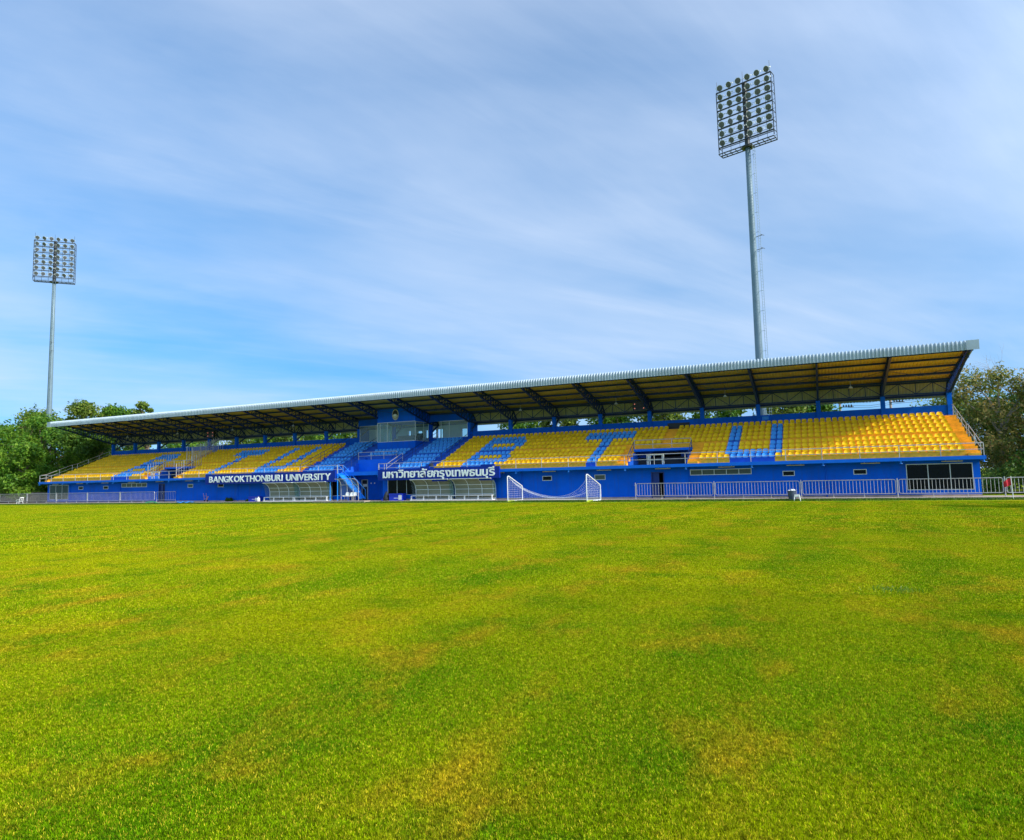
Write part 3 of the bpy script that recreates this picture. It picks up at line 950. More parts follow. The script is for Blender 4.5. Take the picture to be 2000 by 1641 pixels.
booth_glass((-55,6.90,0),(-50,6.90,0),6.38,8.53,(0,0.07,0.27,1))
booth_glass((-50.01,6.92,0),(-50.01,9.6,0),6.38,8.48,(0,0.62,1))
booth_glass((-54.99,6.92,0),(-54.99,9.6,0),6.38,8.48,(0,0.62,1))
booth_glass((-59.8,9.97,0),(-55.1,9.97,0),6.74,8.58,(0,0.5,1))
booth_glass((-48.7,9.97,0),(-45.2,9.97,0),6.74,8.58,(0,0.05,0.34,1))
s = MB(); wall_panel(s, -59.9, -45.1, 6.37, 9.2, 11.9, [(-57.0,-56.0,6.7,8.2),(-54.2,-53.9,6.9,7.9),(-52.9,-52.3,6.8,7.8),(-51.8,-50.4,6.95,7.85),(-50.2,-49.5,6.9,7.9),(-47.0,-46.2,6.9,7.8)], 0.09)
s.quad((-54.95,6.95,6.32),(-50.05,6.95,6.32),(-50.05,11.9,6.32),(-54.95,11.9,6.32)); s.build('booth_fill_lining', M['white'], booth)  # white inner skin added to brighten the booth interior
s = MB(); s.box(-53.1,-50.6,7.3,8.1,6.32,6.72); s.box(-53.1,-50.6,8.1,8.35,6.32,7.05); s.build('sofa', M['sofa'], booth)
s = MB()
for x in (-50.9, -50.5): s.box(x-0.2,x+0.2,8.6,9.0,6.32,6.8); s.box(x-0.2,x+0.2,8.95,9.05,6.8,7.3)
s.build('booth_chairs', M['black'], booth)

# ================================================================== EMBLEM, SIGNS
em = thing('emblem_sign', 'oval gold and black crest mounted above the booth windows', 'emblem', (-52.55, 6.84, 9.35))
s = MB(); n = 28
def disc(mb, rx, rz, y0, y1, cx=-52.55, cz=9.35, a0=0, a1=2*math.pi, m=0):
    pts = [(cx+rx*math.cos(a0+(a1-a0)*i/n), cz+rz*math.sin(a0+(a1-a0)*i/n)) for i in range(n)]
    mb.prism(pts, 'Y', y0, y1, m)
disc(s, 0.42, 0.60, 6.80, 6.865); s.build('rim', M['emblem'], em)
s = MB(); disc(s, 0.34, 0.50, 6.775, 6.80); s.build('shield', M['black'], em)
s = MB(); disc(s, 0.39, 0.55, 6.76, 6.785, a0=math.pi*1.02, a1=math.pi*1.98); s.build('lower_band', M['emblem'], em)
s = MB(); disc(s, 0.22, 0.12, 6.74, 6.76, cz=9.30); s.build('motif', M['plastic_white'], em)
s = MB(); s.tube([(-52.55+0.33*math.cos(a),6.755,9.2+0.28*math.sin(a)) for a in np.linspace(R(200),R(340),12)],0.018,5); s.build('ribbon', M['black'], em)

def text_mesh(txt, size, extrude, bold):
    cu = bpy.data.curves.new('glyph', 'FONT')
    cu.body = txt; cu.size = size; cu.extrude = extrude; cu.offset = bold; cu.resolution_u = 3
    o_ = bpy.data.objects.new('glyph', cu); col.objects.link(o_)
    dg = bpy.context.evaluated_depsgraph_get(); dg.update()
    me = bpy.data.meshes.new_from_object(o_.evaluated_get(dg))
    bpy.data.objects.remove(o_); bpy.data.curves.remove(cu)
    V = np.zeros(len(me.vertices)*3); me.vertices.foreach_get('co', V); V = V.reshape(-1,3)
    return me, V
def set_text(me, V):
    me.vertices.foreach_set('co', V.reshape(-1)); me.update()
def sign(root, board_pts, clusters, x0, x1, zb, zt, y, gaps, bold, thick):
    metas = []
    for t_ in clusters:
        if t_ == ' ': metas.append(None); continue
        me, V = text_mesh(t_, 1.0, 0.045/0.72*thick, bold)
        metas.append((me, V))
    return metas
sg = thing('sign_board', 'dark blue board with silver English lettering above the left team shelter', 'sign', (-64.35, -0.2, 2.1))
s = MB(); s.box(-73.6,-55.1,-0.22,-0.02,2.10,3.24); s.build('board', M['board'], sg)
def lay_letters(root, items, x0, x1, zb, zt, y, base_chars, bold, space):
    # items: strings; scaled so that base letters run from zb to zt and the row from x0 to x1
    ms = []
    for it in items:
        if it == ' ': ms.append(None); continue
        ms.append(text_mesh(it, 1.0, 0.022, bold))
    ref = text_mesh(base_chars, 1.0, 0.0, bold)[1]
    b0, b1 = ref[:,1].min(), ref[:,1].max()
    zs = (zt-zb)/(b1-b0)
    gap = 0.05
    widths = [space if m_ is None else (m_[1][:,0].max()-m_[1][:,0].min()) for m_ in ms]
    tot = sum(widths)+gap*(len(ms)-1)
    xs = (x1-x0)/tot
    x = x0
    for m_, wd in zip(ms, widths):
        if m_ is not None:
            me, V = m_
            W = np.zeros_like(V)
            W[:,0] = x + (V[:,0]-V[:,0].min())*xs - root.location.x
            W[:,1] = y - V[:,2] - root.location.y
            W[:,2] = zb + (V[:,1]-b0)*zs - root.location.z
            set_text(me, W)
            me.materials.clear(); me.materials.append(M['letter'])
            o_ = bpy.data.objects.new('letter', me); col.objects.link(o_); o_.parent = root
        x += (wd+gap)*xs
lay_letters(sg, list('BANGKOKTHONBURI UNIVERSITY'), -72.95, -55.65, 2.30, 2.98, -0.245, 'H', 0.020, 0.34)
sg2 = thing('sign_board', 'dark blue board with silver Thai lettering above the right team shelter', 'sign', (-43.1, -0.2, 2.1))
s = MB(); s.box(-49.8,-36.5,-0.22,-0.02,2.12,3.18)
s.box(-43.6,-42.0,-0.215,-0.03,1.92,2.12); s.box(-38.6,-37.2,-0.215,-0.03,1.92,2.12)
s.box(-38.4,-37.0,-0.215,-0.03,3.18,3.38); s.box(-44.9,-43.9,-0.215,-0.03,3.18,3.38)
s.build('board', M['board'], sg2)
lay_letters(sg2, ['ม','ห','า','วิ','ท','ย','า','ลั','ย','ก','รุ','ง','เ','ท','พ','ธ','น','บุ','รี'], -49.2, -36.95, 2.34, 2.96, -0.245, 'ท', 0.022, 0.3)

# ================================================================== TEAM SHELTERS
def shelter(x0, x1, label):
    t = thing('team_shelter', label, 'shelter', ((x0+x1)/2, 0.0, 0.13), 'white team shelters in front of the wall')
    prof = [(0.72,0.35),(0.72,1.15),(0.60,1.55),(0.36,1.85),(0.0,2.06),(-0.35,2.12)]   # curved back to roof
    n = 3
    for i in range(n+1):
        x = x0+(x1-x0)*i/n
        mb = MB(); mb.tube([(x,y,z) for y,z in prof],0.035,6); mb.build('rib', M['white'], t)
    for y, z in ((0.70,1.15),(0.60,1.55),(-0.35,2.12),(0.72,0.68)):
        mb = MB(); mb.bar((x0,y-0.01,z),(x1,y-0.01,z),0.05); mb.build('rail', M['white'], t)
    for i in range(n):
        a = x0+(x1-x0)*i/n+0.03; b = x0+(x1-x0)*(i+1)/n-0.03
        for (p, q) in ((prof[0],prof[1]),(prof[1],prof[2]),):
            mb = MB(); mb.quad((a,p[0]+0.03,p[1]),(b,p[0]+0.03,p[1]),(b,q[0]+0.03,q[1]),(a,q[0]+0.03,q[1])); mb.build('panel', M['poly'], t)
        mb = MB()
        for p, q in zip(prof[2:-1], prof[3:]): mb.quad((a,p[0]+0.03,p[1]),(b,p[0]+0.03,p[1]),(b,q[0]+0.03,q[1]+0.01),(a,p[0]*0+q[0]+0.03,q[1]+0.01))
        mb.build('panel', M['poly'], t)
    mb = MB(); mb.box(x0,x1,-0.15,0.55,0.55,0.60); mb.build('bench_seat', M['white'], t)
    for i in range(n+1):
        x = x0+(x1-x0)*i/n
        mb = MB(); mb.box(x-0.05,x+0.05,-0.12,-0.04,0.16,0.55); mb.build('leg', M['white'], t)
    mb = MB(); mb.box(x0-0.1,x1+0.1,-0.20,-0.10,0.14,0.22); mb.box(x0-0.08,x0,-0.1,0.8,0.14,0.22); mb.box(x1,x1+0.08,-0.1,0.8,0.14,0.22); mb.box(x0,x1,0.70,0.78,0.14,0.36); mb.build('base_frame', M['white'], t)
    for x in (x0-0.03, x1+0.03):
        mb = MB(); mb.poly([(x,0.74,0.3)]+[(x,y,z) for y,z in prof]+[(x,-0.1,1.7),(x,0.15,0.6)]); mb.build('side_panel', M['perspex'], t)
shelter(-64.8, -60.75, 'white framed team shelter farther from the entrance under the English sign')
shelter(-60.55, -56.3, 'white framed team shelter nearer the entrance under the English sign')
shelter(-46.0, -41.85, 'white framed team shelter beside blue crate under the Thai sign')
shelter(-41.6, -37.35, 'white framed team shelter beside the goal under the Thai sign')

# small shelter for officials, with white bucket chairs
t = thing('officials_shelter', 'small arched metal shelter on the concrete platform by the entrance', 'shelter', (-53, -0.9, 0.2))
for x in (-54.1, -53.35, -52.6, -51.95):
    mb = MB(); mb.tube([(x,-0.5,0.2),(x,-0.5,1.5),(x,-0.58,1.9),(x,-0.8,2.2),(x,-1.15,2.34),(x,-1.5,2.36)],0.03,6); mb.build('rib', M['steel'], t)
for y, z in ((-0.5,0.7),(-0.55,1.75),(-1.15,2.35),(-1.5,2.36)):
    mb = MB(); mb.bar((-54.1,y,z),(-51.95,y,z),0.04); mb.build('rail', M['steel'], t)
mb = MB()
pr = [(-0.47,0.7),(-0.47,1.5),(-0.55,1.9),(-0.77,2.22),(-1.12,2.36)]
for p, q in zip(pr[:-1], pr[1:]): mb.quad((-54.1,p[0],p[1]),(-51.95,p[0],p[1]),(-51.95,q[0],q[1]),(-54.1,q[0],q[1]))
mb.build('clear_sheet', M['perspex'], t)
def bucket_chair(x, y, label):
    t = thing('bucket_chair', label, 'chair', (x, y, 0.2), 'white bucket chairs in the small shelter')
    mb = MB(); k = 1.15
    for vtx, f in ((sm.v, sm.f),):
        mb.v = [(vx*k*1.0+x, vy*k+y-0.2, vz*k+0.62) for vx,vy,vz in vtx]; mb.f = list(f); mb.mi = list(sm.mi)
    mb.build('seat', M['plastic_white'], t, smooth=True)
    for dx_ in (-0.16, 0.16):
        mb = MB(); mb.bar((x+dx_,y,0.2),(x+dx_,y,0.66),0.035); mb.build('leg', M['steel'], t)
for i, x in enumerate((-53.1, -52.55, -52.15)):
    bucket_chair(x, -1.0, ['white bucket chair at the left of the small arched shelter', 'white bucket chair in the middle of the small arched shelter', 'white bucket chair at the right of the small arched shelter'][i])

# light blue steel stair from deck to ground
t = thing('steel_staircase', 'light blue steel staircase between the English sign and the entrance', 'staircase', (-54, 0.5, 0.15))
for y in (0.15, 0.95):
    mb = MB(); mb.bar((-55.0,y,2.9),(-52.2,y,0.3),0.10); mb.build('stringer', M['stair_blue'], t)
    mb = MB(); mb.tube([(-55.0,y,3.8),(-52.2,y,1.2)],0.025,6)
    for k in range(4): mb.tube([(-55.0+k*0.93,y,2.9-k*0.867),(-55.0+k*0.93,y,3.8-k*0.867)],0.022,6)
    mb.build('handrail', M['stair_blue'], t)
for k in range(12):
    mb = MB(); x = -54.9+k*0.23; z = 2.75-k*0.215
    mb.box(x-0.14,x+0.14,0.2,0.9,z-0.02,z+0.02); mb.box(x-0.14,x-0.11,0.2,0.9,z+0.02,z+0.19); mb.build('tread', M['stair_blue'], t)
mb = MB(); mb.box(-56.1,-55.0,0.05,1.0,2.62,2.655); mb.build('landing', M['stair_blue'], t)
for x in (-56.0, -55.05):
    mb = MB(); mb.bar((x,0.1,0.15),(x,0.1,2.62),0.07); mb.build('leg', M['stair_blue'], t)

# ================================================================== BARRIERS
def barrier(x0, x1, label, y=0.2, h=1.42, z0=0.0):
    t = thing('barrier', label, 'barrier', ((x0+x1)/2, y, 0.0), 'steel pipe barriers along the stand')
    mb = MB(); zb, zt = 0.38, 1.38; c_ = 0.12
    a, b = x0+0.10, x1-0.10
    mb.tube([(a+c_,y,zt),(b-c_,y,zt),(b-0.03,y,zt-0.03),(b,y,zt-c_),(b,y,zb+c_),(b-0.03,y,zb+0.03),(b-c_,y,zb),(a+c_,y,zb),(a+0.03,y,zb+0.03),(a,y,zb+c_),(a,y,zt-c_),(a+0.03,y,zt-0.03),(a+c_,y,zt)],0.028,6,cap=False)
    mb.build('frame', M['steel'], t)
    n = 27
    br_ = MB(); br_.tube([(0,0,zb),(0,0,zt)],0.0125,5); me = br_.mesh('bar', M['steel'])
    for i in range(1, n):
        inst('bar', me, (a+(b-a)*i/n, y, 0), t)
    for x in (x0+0.003,):
        mb = MB(); mb.tube([(x,y,0.1),(x,y,1.46)],0.035,8); mb.bar((x,y,1.28),(a,y,1.28),0.03); mb.bar((x,y,0.5),(a,y,0.5),0.03); mb.bar((x,y,1.24),(x-0.1,y,1.24),0.03); mb.lathe((x,y,0.1),[(0.09,0.0),(0.09,0.04),(0.0,0.04)],8); mb.build('post', M['steel'], t)
    for f in (0.34, 0.67):
        x = a+(b-a)*f
        mb = MB(); mb.tube([(x,y,0.1),(x,y,zb)],0.025,6); mb.box(x-0.06,x+0.06,y-0.06,y+0.06,0.1,0.17); mb.build('foot', M['steel'], t)
bl = [(-24.2,-17.9,'in front of the blue door, right half of the stand'), (-17.9,-11.6,'behind the grey bin and below the five pane window'),
      (-11.6,-5.32,'between the grey bin and the large corner window'), (-5.32,0.95,'in front of the large right corner window'),
      (0.95,7.2,'behind the red corner flag, beside the trees')]
for a, b, l in bl: barrier(a, b, 'galvanised pipe barrier '+l)
bl = [(-88.75,-82.4,'below the left five pane window'), (-95.05,-88.75,'second to the left of the left blue door'), (-101.4,-95.05,'third to the left of the left blue door'),
      (-107.75,-101.4,'in front of the large left corner window'), (-114.1,-107.75,'behind the white plastic chair'), (-120.4,-114.1,'at the far left edge under the trees')]
for a, b, l in bl: barrier(a, b, 'galvanised pipe barrier '+l)
t = thing('barrier', 'short open pipe gate beside the left blue door', 'barrier', (-81,0.5,0), 'steel pipe barriers along the stand')
mb = MB(); mb.tube([(-82.3,0.3,1.35),(-79.8,0.9,1.35),(-79.8,0.9,0.4),(-82.3,0.3,0.4),(-82.3,0.3,1.35)],0.028,6); mb.build('frame', M['steel'], t)
for i in range(1, 11):
    f = i/11; mb = MB(); mb.tube([(-82.3+2.5*f,0.3+0.6*f,0.4),(-82.3+2.5*f,0.3+0.6*f,1.35)],0.0125,5); mb.build('bar', M['steel'], t)
for x, y in ((-82.3,0.3),(-79.8,0.9)):
    mb = MB(); mb.tube([(x,y,0.1),(x,y,0.42)],0.025,6); mb.build('foot', M['steel'], t)
# weathered board fence behind, at the far left
t = thing('board_fence', 'dark weathered board fence behind the white plastic chair', 'fence', (-115,2.2,0))
pb = MB(); pb.box(-0.14,0.14,-0.012,0.012,0.12,1.55); pme = pb.mesh('plank', mat('old_plank',(0.10,0.09,0.075),0.85,var=0.35,scale=2,streak=0.4))
for i in range(64): inst('plank', pme, (-105.2-0.3*i, 2.2+random.uniform(-0.01,0.01), random.uniform(-0.04,0.04)), t)
mb = MB(); mb.box(-124.4,-105.0,2.22,2.28,0.5,0.6); mb.box(-124.4,-105.0,2.22,2.28,1.25,1.35); mb.build('rail', M['bark'], t)

# ================================================================== GOAL
t = thing('goal', 'white portable football goal without crossbar and with a sagging net', 'goal', (-31.1,-1.6,0))
GFR, GFL, GD = Vector((-27.5,-2.65,0)), Vector((-34.9,-1.95,0)), Vector((0.62,1.75,0))
def GP(u, d, z): return GFL+(GFR-GFL)*u+GD*d+Vector((0,0,z))
for u in (0, 1):
    mb = MB(); mb.tube([GP(u,0,0.05),GP(u,0,2.14),GP(u,0.03,2.24),GP(u,0.10,2.24),GP(u,1,1.35),GP(u,1,0.10)],0.042,8); mb.build('post', M['white'], t)
    mb = MB(); mb.tube([GP(u,0.4,0.08),GP(u,1,0.10)],0.055,8); mb.build('side_base', M['white'], t)
    mb = MB(); mb.tube([GP(u,-0.02,0.07),GP(u,0.42,0.08)],0.06,8); mb.build('base_end', M['lime'], t)
mb = MB(); mb.tube([GP(0,1,0.10),GP(1,1,0.10)],0.055,8); mb.build('back_bar', M['white'], t)
nb = MB(); NU, NV = 46, 11
def net_pt(u, v):
    s_ = 4*u*(1-u)
    zt_, dt = 2.15-1.72*s_**0.8, 0.08+0.6*s_
    zm, dm = 1.32-0.98*s_**0.8, 0.99
    if v < 0.4:
        f = v/0.4; return GP(u, dt+(dm-dt)*f, zt_+(zm-zt_)*f-0.18*math.sin(math.pi*f)*(1-0.3*s_))
    f = (v-0.4)/0.6
    return GP(u, dm+0.06*math.sin(math.pi*f), zm+(0.1-zm)*f)
def strand(pts, w_=0.0042): nb.tube(pts, w_, 3, cap=False)
for i in range(NU+1): strand([net_pt(i/NU, j/NV) for j in range(NV+1)])
for j in range(NV+1): strand([net_pt(i/NU, j/NV) for i in range(0, NU+1, 2)], 0.012 if j == 0 else 0.0042)
for u in (0, 1):
    for i in range(1, 9):
        f = i/9; zt_ = 2.24-(2.24-1.35)*max(0, f-0.1)/0.9
        strand([GP(u,f,0.1), GP(u,f+0.01,zt_*0.5), GP(u,f,zt_)])
    for i in range(1, 12):
        z = 0.185*i; dm = 1.0 if z < 1.35 else 0.1+0.9*(2.24-z)/0.89
        strand([GP(u,0.03,z), GP(u,dm*0.5,z-0.03), GP(u,dm,z)])
nb.build('net', M['net'], t)

# ================================================================== SMALL THINGS
t = thing('rubbish_bin', 'dark grey round bin overflowing with white rubbish', 'bin', (-12.2,-1.6,0))
mb = MB(); mb.lathe((-12.2,-1.6,0),[(0.0,0.0),(0.23,0.0),(0.30,0.66),(0.325,0.66),(0.325,0.72),(0.28,0.72),(0.24,0.3),(0,0.3)],20); mb.build('bucket', M['bin'], t, smooth=False)
mb = MB()
for k in range(16):
    a = random.uniform(0,6.28); r_ = random.uniform(0,0.2); mb.lathe((-12.2+r_*math.cos(a),-1.6+r_*math.sin(a),0.68+random.uniform(0,0.08)),[(0.0,-0.05),(0.08,-0.02),(0.09,0.03),(0.04,0.08),(0,0.09)],6)
mb.build('rubbish', M['plastic_white'], t)
t = thing('stool', 'small white plastic stool standing beside the grey bin', 'stool', (-11.85,-2.2,0))
mb = MB(); mb.box(-12.02,-11.68,-2.37,-2.03,0.40,0.44); mb.build('seat', M['plastic_white'], t)
for dx_, dy_ in ((-1,-1),(1,-1),(1,1),(-1,1)):
    mb = MB(); mb.tube([(-11.85+0.15*dx_,-2.2+0.15*dy_,0.41),(-11.85+0.21*dx_,-2.2+0.21*dy_,0.0)],0.03,6); mb.build('leg', M['plastic_white'], t)
mb = MB(); mb.box(-12.02,-11.68,-2.39,-2.36,0.30,0.40); mb.build('apron', M['plastic_white'], t)
t = thing('corner_flag', 'red corner flag hanging on a white pole', 'flag', (0.96,-1.6,0))
mb = MB(); mb.tube([(0.96,-1.6,0),(0.92,-1.6,1.48)],0.025,8); mb.build('pole', M['white'], t)
mb = MB(); pts = []
for i in range(7):
    f = i/6; x = 0.92-0.42*f; dz = -0.18*f**1.2; yy = -1.6+0.05*math.sin(f*7)
    pts.append(((x,yy,1.40+dz-0.10*f),(x+0.05,yy+0.02,0.92+dz*0.8)))
for (a, b), (c_, d) in zip(pts[:-1], pts[1:]): mb.quad(b, d, c_, a)
mb.build('flag', M['red'], t)
t = thing('hand_trolley', 'rusty two wheeled hand trolley leaning before the wall', 'trolley', (-74.3,0.3,0.13))
for dx_ in (0, 0.45):
    mb = MB(); mb.tube([(-74.95+dx_,0.7,1.1),(-74.25+dx_*0.9,0.3,0.18)],0.022,6); mb.build('handle', M['trolley'], t)
    mb = MB(); mb.lathe((-74.2+dx_,0.25,0.25),[(0.0,-0.03),(0.12,-0.03),(0.12,0.03),(0.0,0.03)],12,axis='Y'); mb.build('wheel', M['black'], t)
mb = MB(); mb.box(-74.3,-73.75,0.05,0.35,0.14,0.17); mb.bar((-74.7,0.55,0.8),(-74.28,0.55,0.8),0.03); mb.bar((-74.5,0.42,0.5),(-74.1,0.42,0.5),0.03); mb.tube([(-73.95,0.2,0.2),(-73.7,0.3,0.75)],0.05,6); mb.build('toe_plate', M['trolley'], t)
def crate(x0, x1, y0, y1, z0, z1, label):
    t = thing('ice_box', label, 'box', ((x0+x1)/2,(y0+y1)/2,z0))
    mb = MB(); mb.box(x0,x1,y0,y1,z0,z1-0.1); mb.build('body', M['crate'], t)
    mb = MB(); mb.box(x0-0.03,x1+0.03,y0-0.03,y1+0.03,z1-0.1,z1); mb.build('lid', M['crate'], t)
    mb = MB(); mb.box(x1-0.42,x1-0.05,y0-0.012,y0-0.002,z0+0.08,z1-0.14); mb.build('paper_label', M['plastic_white'], t)
    for i in range(3):
        mb = MB(); xx = x0+(x1-x0)*(0.38+0.11*i); mb.box(xx,xx+0.09,y0-0.01,y0-0.002,z0+0.2,z0+0.27); mb.build('print', M['letter'], t)
crate(-48.5,-47.0,-0.2,0.5,0.14,0.82,'large blue ice box with white label left of the Thai sign shelter')
crate(-67.3,-65.9,0.1,0.7,0.14,0.68,'blue ice box beside the white bottle left of the English sign shelter')
t = thing('kit_bag', 'tall black bag slumped beside the large blue ice box', 'bag', (-48.95,0.0,0.14))
mb = MB(); mb.lathe((-48.95,0.0,0.14),[(0.0,0),(0.32,0.0),(0.34,0.2),(0.26,0.5),(0.14,0.75),(0.07,0.85),(0.09,0.9),(0,0.9)],12); mb.build('bag_body', M['cloth_black'], t, smooth=True)
mb = MB(); mb.lathe((-49.3,-0.1,0.14),[(0.0,0),(0.2,0.0),(0.2,0.12),(0,0.2)],10); mb.build('bag_end', M['crate'], t, smooth=True)
t = thing('water_bottle', 'white water bottle on the kerb beside the left ice box', 'bottle', (-65.6,-0.1,0.14))
mb = MB(); mb.lathe((-65.6,-0.1,0.14),[(0,0),(0.17,0),(0.19,0.1),(0.17,0.35),(0.07,0.46),(0.06,0.54),(0,0.54)],12); mb.build('body', M['plastic_white'], t, smooth=True)
t = thing('plastic_chair', 'white plastic chair standing on the grass edge at far left', 'chair', (-106.8,-1.2,0))
cx, cy = -106.8, -1.2
mb = MB(); mb.box(cx-0.25,cx+0.25,cy-0.25,cy+0.25,0.42,0.46); mb.build('seat', M['plastic_white'], t)
for dx_, dy_ in ((-1,-1),(1,-1),(1,1),(-1,1)):
    mb = MB(); mb.tube([(cx+0.22*dx_,cy+0.22*dy_,0.43),(cx+0.28*dx_,cy+0.26*dy_,0)],0.03,5); mb.build('leg', M['plastic_white'], t)
mb = MB(); mb.bar((cx+0.24,cy-0.22,0.45),(cx+0.42,cy-0.2,0.92),0.06); mb.bar((cx+0.24,cy+0.22,0.45),(cx+0.42,cy+0.2,0.92),0.06); mb.bar((cx+0.42,cy-0.22,0.92),(cx+0.42,cy+0.22,0.92),0.09); mb.bar((cx+0.33,cy,0.6),(cx+0.42,cy,0.92),0.05); mb.build('backrest', M['plastic_white'], t)
mb = MB()
for s_ in (-1, 1): mb.tube([(cx-0.22,cy+0.27*s_,0.45),(cx-0.24,cy+0.28*s_,0.64),(cx+0.3,cy+0.28*s_,0.68)],0.025,5)
mb.build('armrest', M['plastic_white'], t)
# display boxes hung under the roof
def display(x, label):
    t = thing('display_box', label, 'display', (x, 9.0, 8.3), 'black boxes hung under the roof')
    mb = MB(); mb.box(x-0.62,x+0.62,8.9,9.2,8.34,9.16); mb.build('case', M['black'], t)
    mb = MB(); mb.box(x-0.66,x+0.66,8.87,8.90,9.10,9.18); mb.box(x-0.66,x+0.66,8.87,8.90,8.32,8.37); mb.box(x-0.66,x-0.60,8.87,8.90,8.37,9.10); mb.box(x+0.60,x+0.66,8.87,8.90,8.37,9.10); mb.box(x-0.6,x+0.6,8.87,8.90,8.73,8.76); mb.build('bezel', M['frame_dark'], t)
    for dx_ in (-0.45, 0.42):
        for z in (8.53, 8.95):
            mb = MB(); mb.lathe((x+dx_,8.885,z),[(0.0,-0.01),(0.05,-0.01),(0.05,0.02)],8,axis='Y'); mb.build('lamp', M['led'], t)
    mb = MB(); mb.bar((x-0.4,9.05,9.16),(x-0.4,9.05,9.5),0.05); mb.bar((x+0.4,9.05,9.16),(x+0.4,9.05,9.5),0.05); mb.build('hanger', M['steel_blue'], t)
display(-25.7, 'black box with four red lamps under the roof, right half')
display(-83.5, 'black box with four red lamps under the roof, left half')

# weeds and litter
def weed(x, y, n_, rx, ry, seed, label):
    rg = np.random.default_rng(seed)
    p = np.zeros((n_,3)); p[:,0] = x+rg.normal(size=n_)*rx; p[:,1] = y+rg.normal(size=n_)*ry
    a = rg.random(n_)*6.28; hh = 0.03+0.05*rg.random(n_); ax = np.stack([np.cos(a),np.sin(a),0*a],1)*0.006
    tip = p+np.stack([rg.normal(size=n_)*0.02,rg.normal(size=n_)*0.02,hh],1)
    V = np.stack([p-ax,p+ax,tip+ax*0.3,tip-ax*0.3],1).reshape(-1,3)
    t = thing('weed_patch', label, 'weeds', (x,y,0))
    add_mesh('leaves', V, M['leaf_bright'], t, t.location)
    k = 14; q = p[:k]+np.array([0,0,0.07]); ax = np.array([0.007,0,0]); ay = np.array([0,0.007,0])
    add_mesh('flowers', np.stack([q-ax,q-ay,q+ax,q+ay],1).reshape(-1,3), M['plastic_white'], t, t.location)
t = thing('garden_hose', 'green hose lying on the kerb by the left blue door', 'hose', (-81.5,-0.9,0.1))
mb = MB(); mb.tube([(-82.8,-1.0,0.05),(-82.3,-0.8,0.18),(-81.6,-0.7,0.22),(-81.0,-0.9,0.17),(-80.3,-1.0,0.08),(-79.6,-1.1,0.05)],0.05,6); mb.build('pipe', mat('hose_green',(0.02,0.45,0.16),0.5), t)
t = thing('tarpaulin', 'crumpled blue plastic sheet on the kerb beside the hand trolley', 'sheet', (-76,-0.8,0.13))
mb = MB(); prev = None
for i in range(9):
    x = -77.2+0.3*i; row = [(x,-1.1+0.2*j,0.15+0.06*math.sin(i*1.9+j*2.3)+0.05*(j == 1)) for j in range(4)]
    if prev:
        for j in range(3): mb.quad(prev[j], row[j], row[j+1], prev[j+1])
    prev = row
mb.build('sheet', M['stair_blue'], t)
t = thing('shoulder_bag', 'black bag left on the blue seats right of the booth', 'bag', (-44.9,1.6,3.3))
mb = MB(); mb.lathe((-44.75,1.55,3.30),[(0.0,0),(0.24,0.0),(0.27,0.15),(0.2,0.34),(0.08,0.4),(0,0.4)],10); mb.build('bag_body', M['cloth_black'], t, smooth=True)
mb = MB(); mb.tube([(-44.95,1.55,3.62),(-44.85,1.55,3.82),(-44.65,1.55,3.82),(-44.55,1.55,3.62)],0.02,5); mb.build('strap', M['cloth_black'], t)
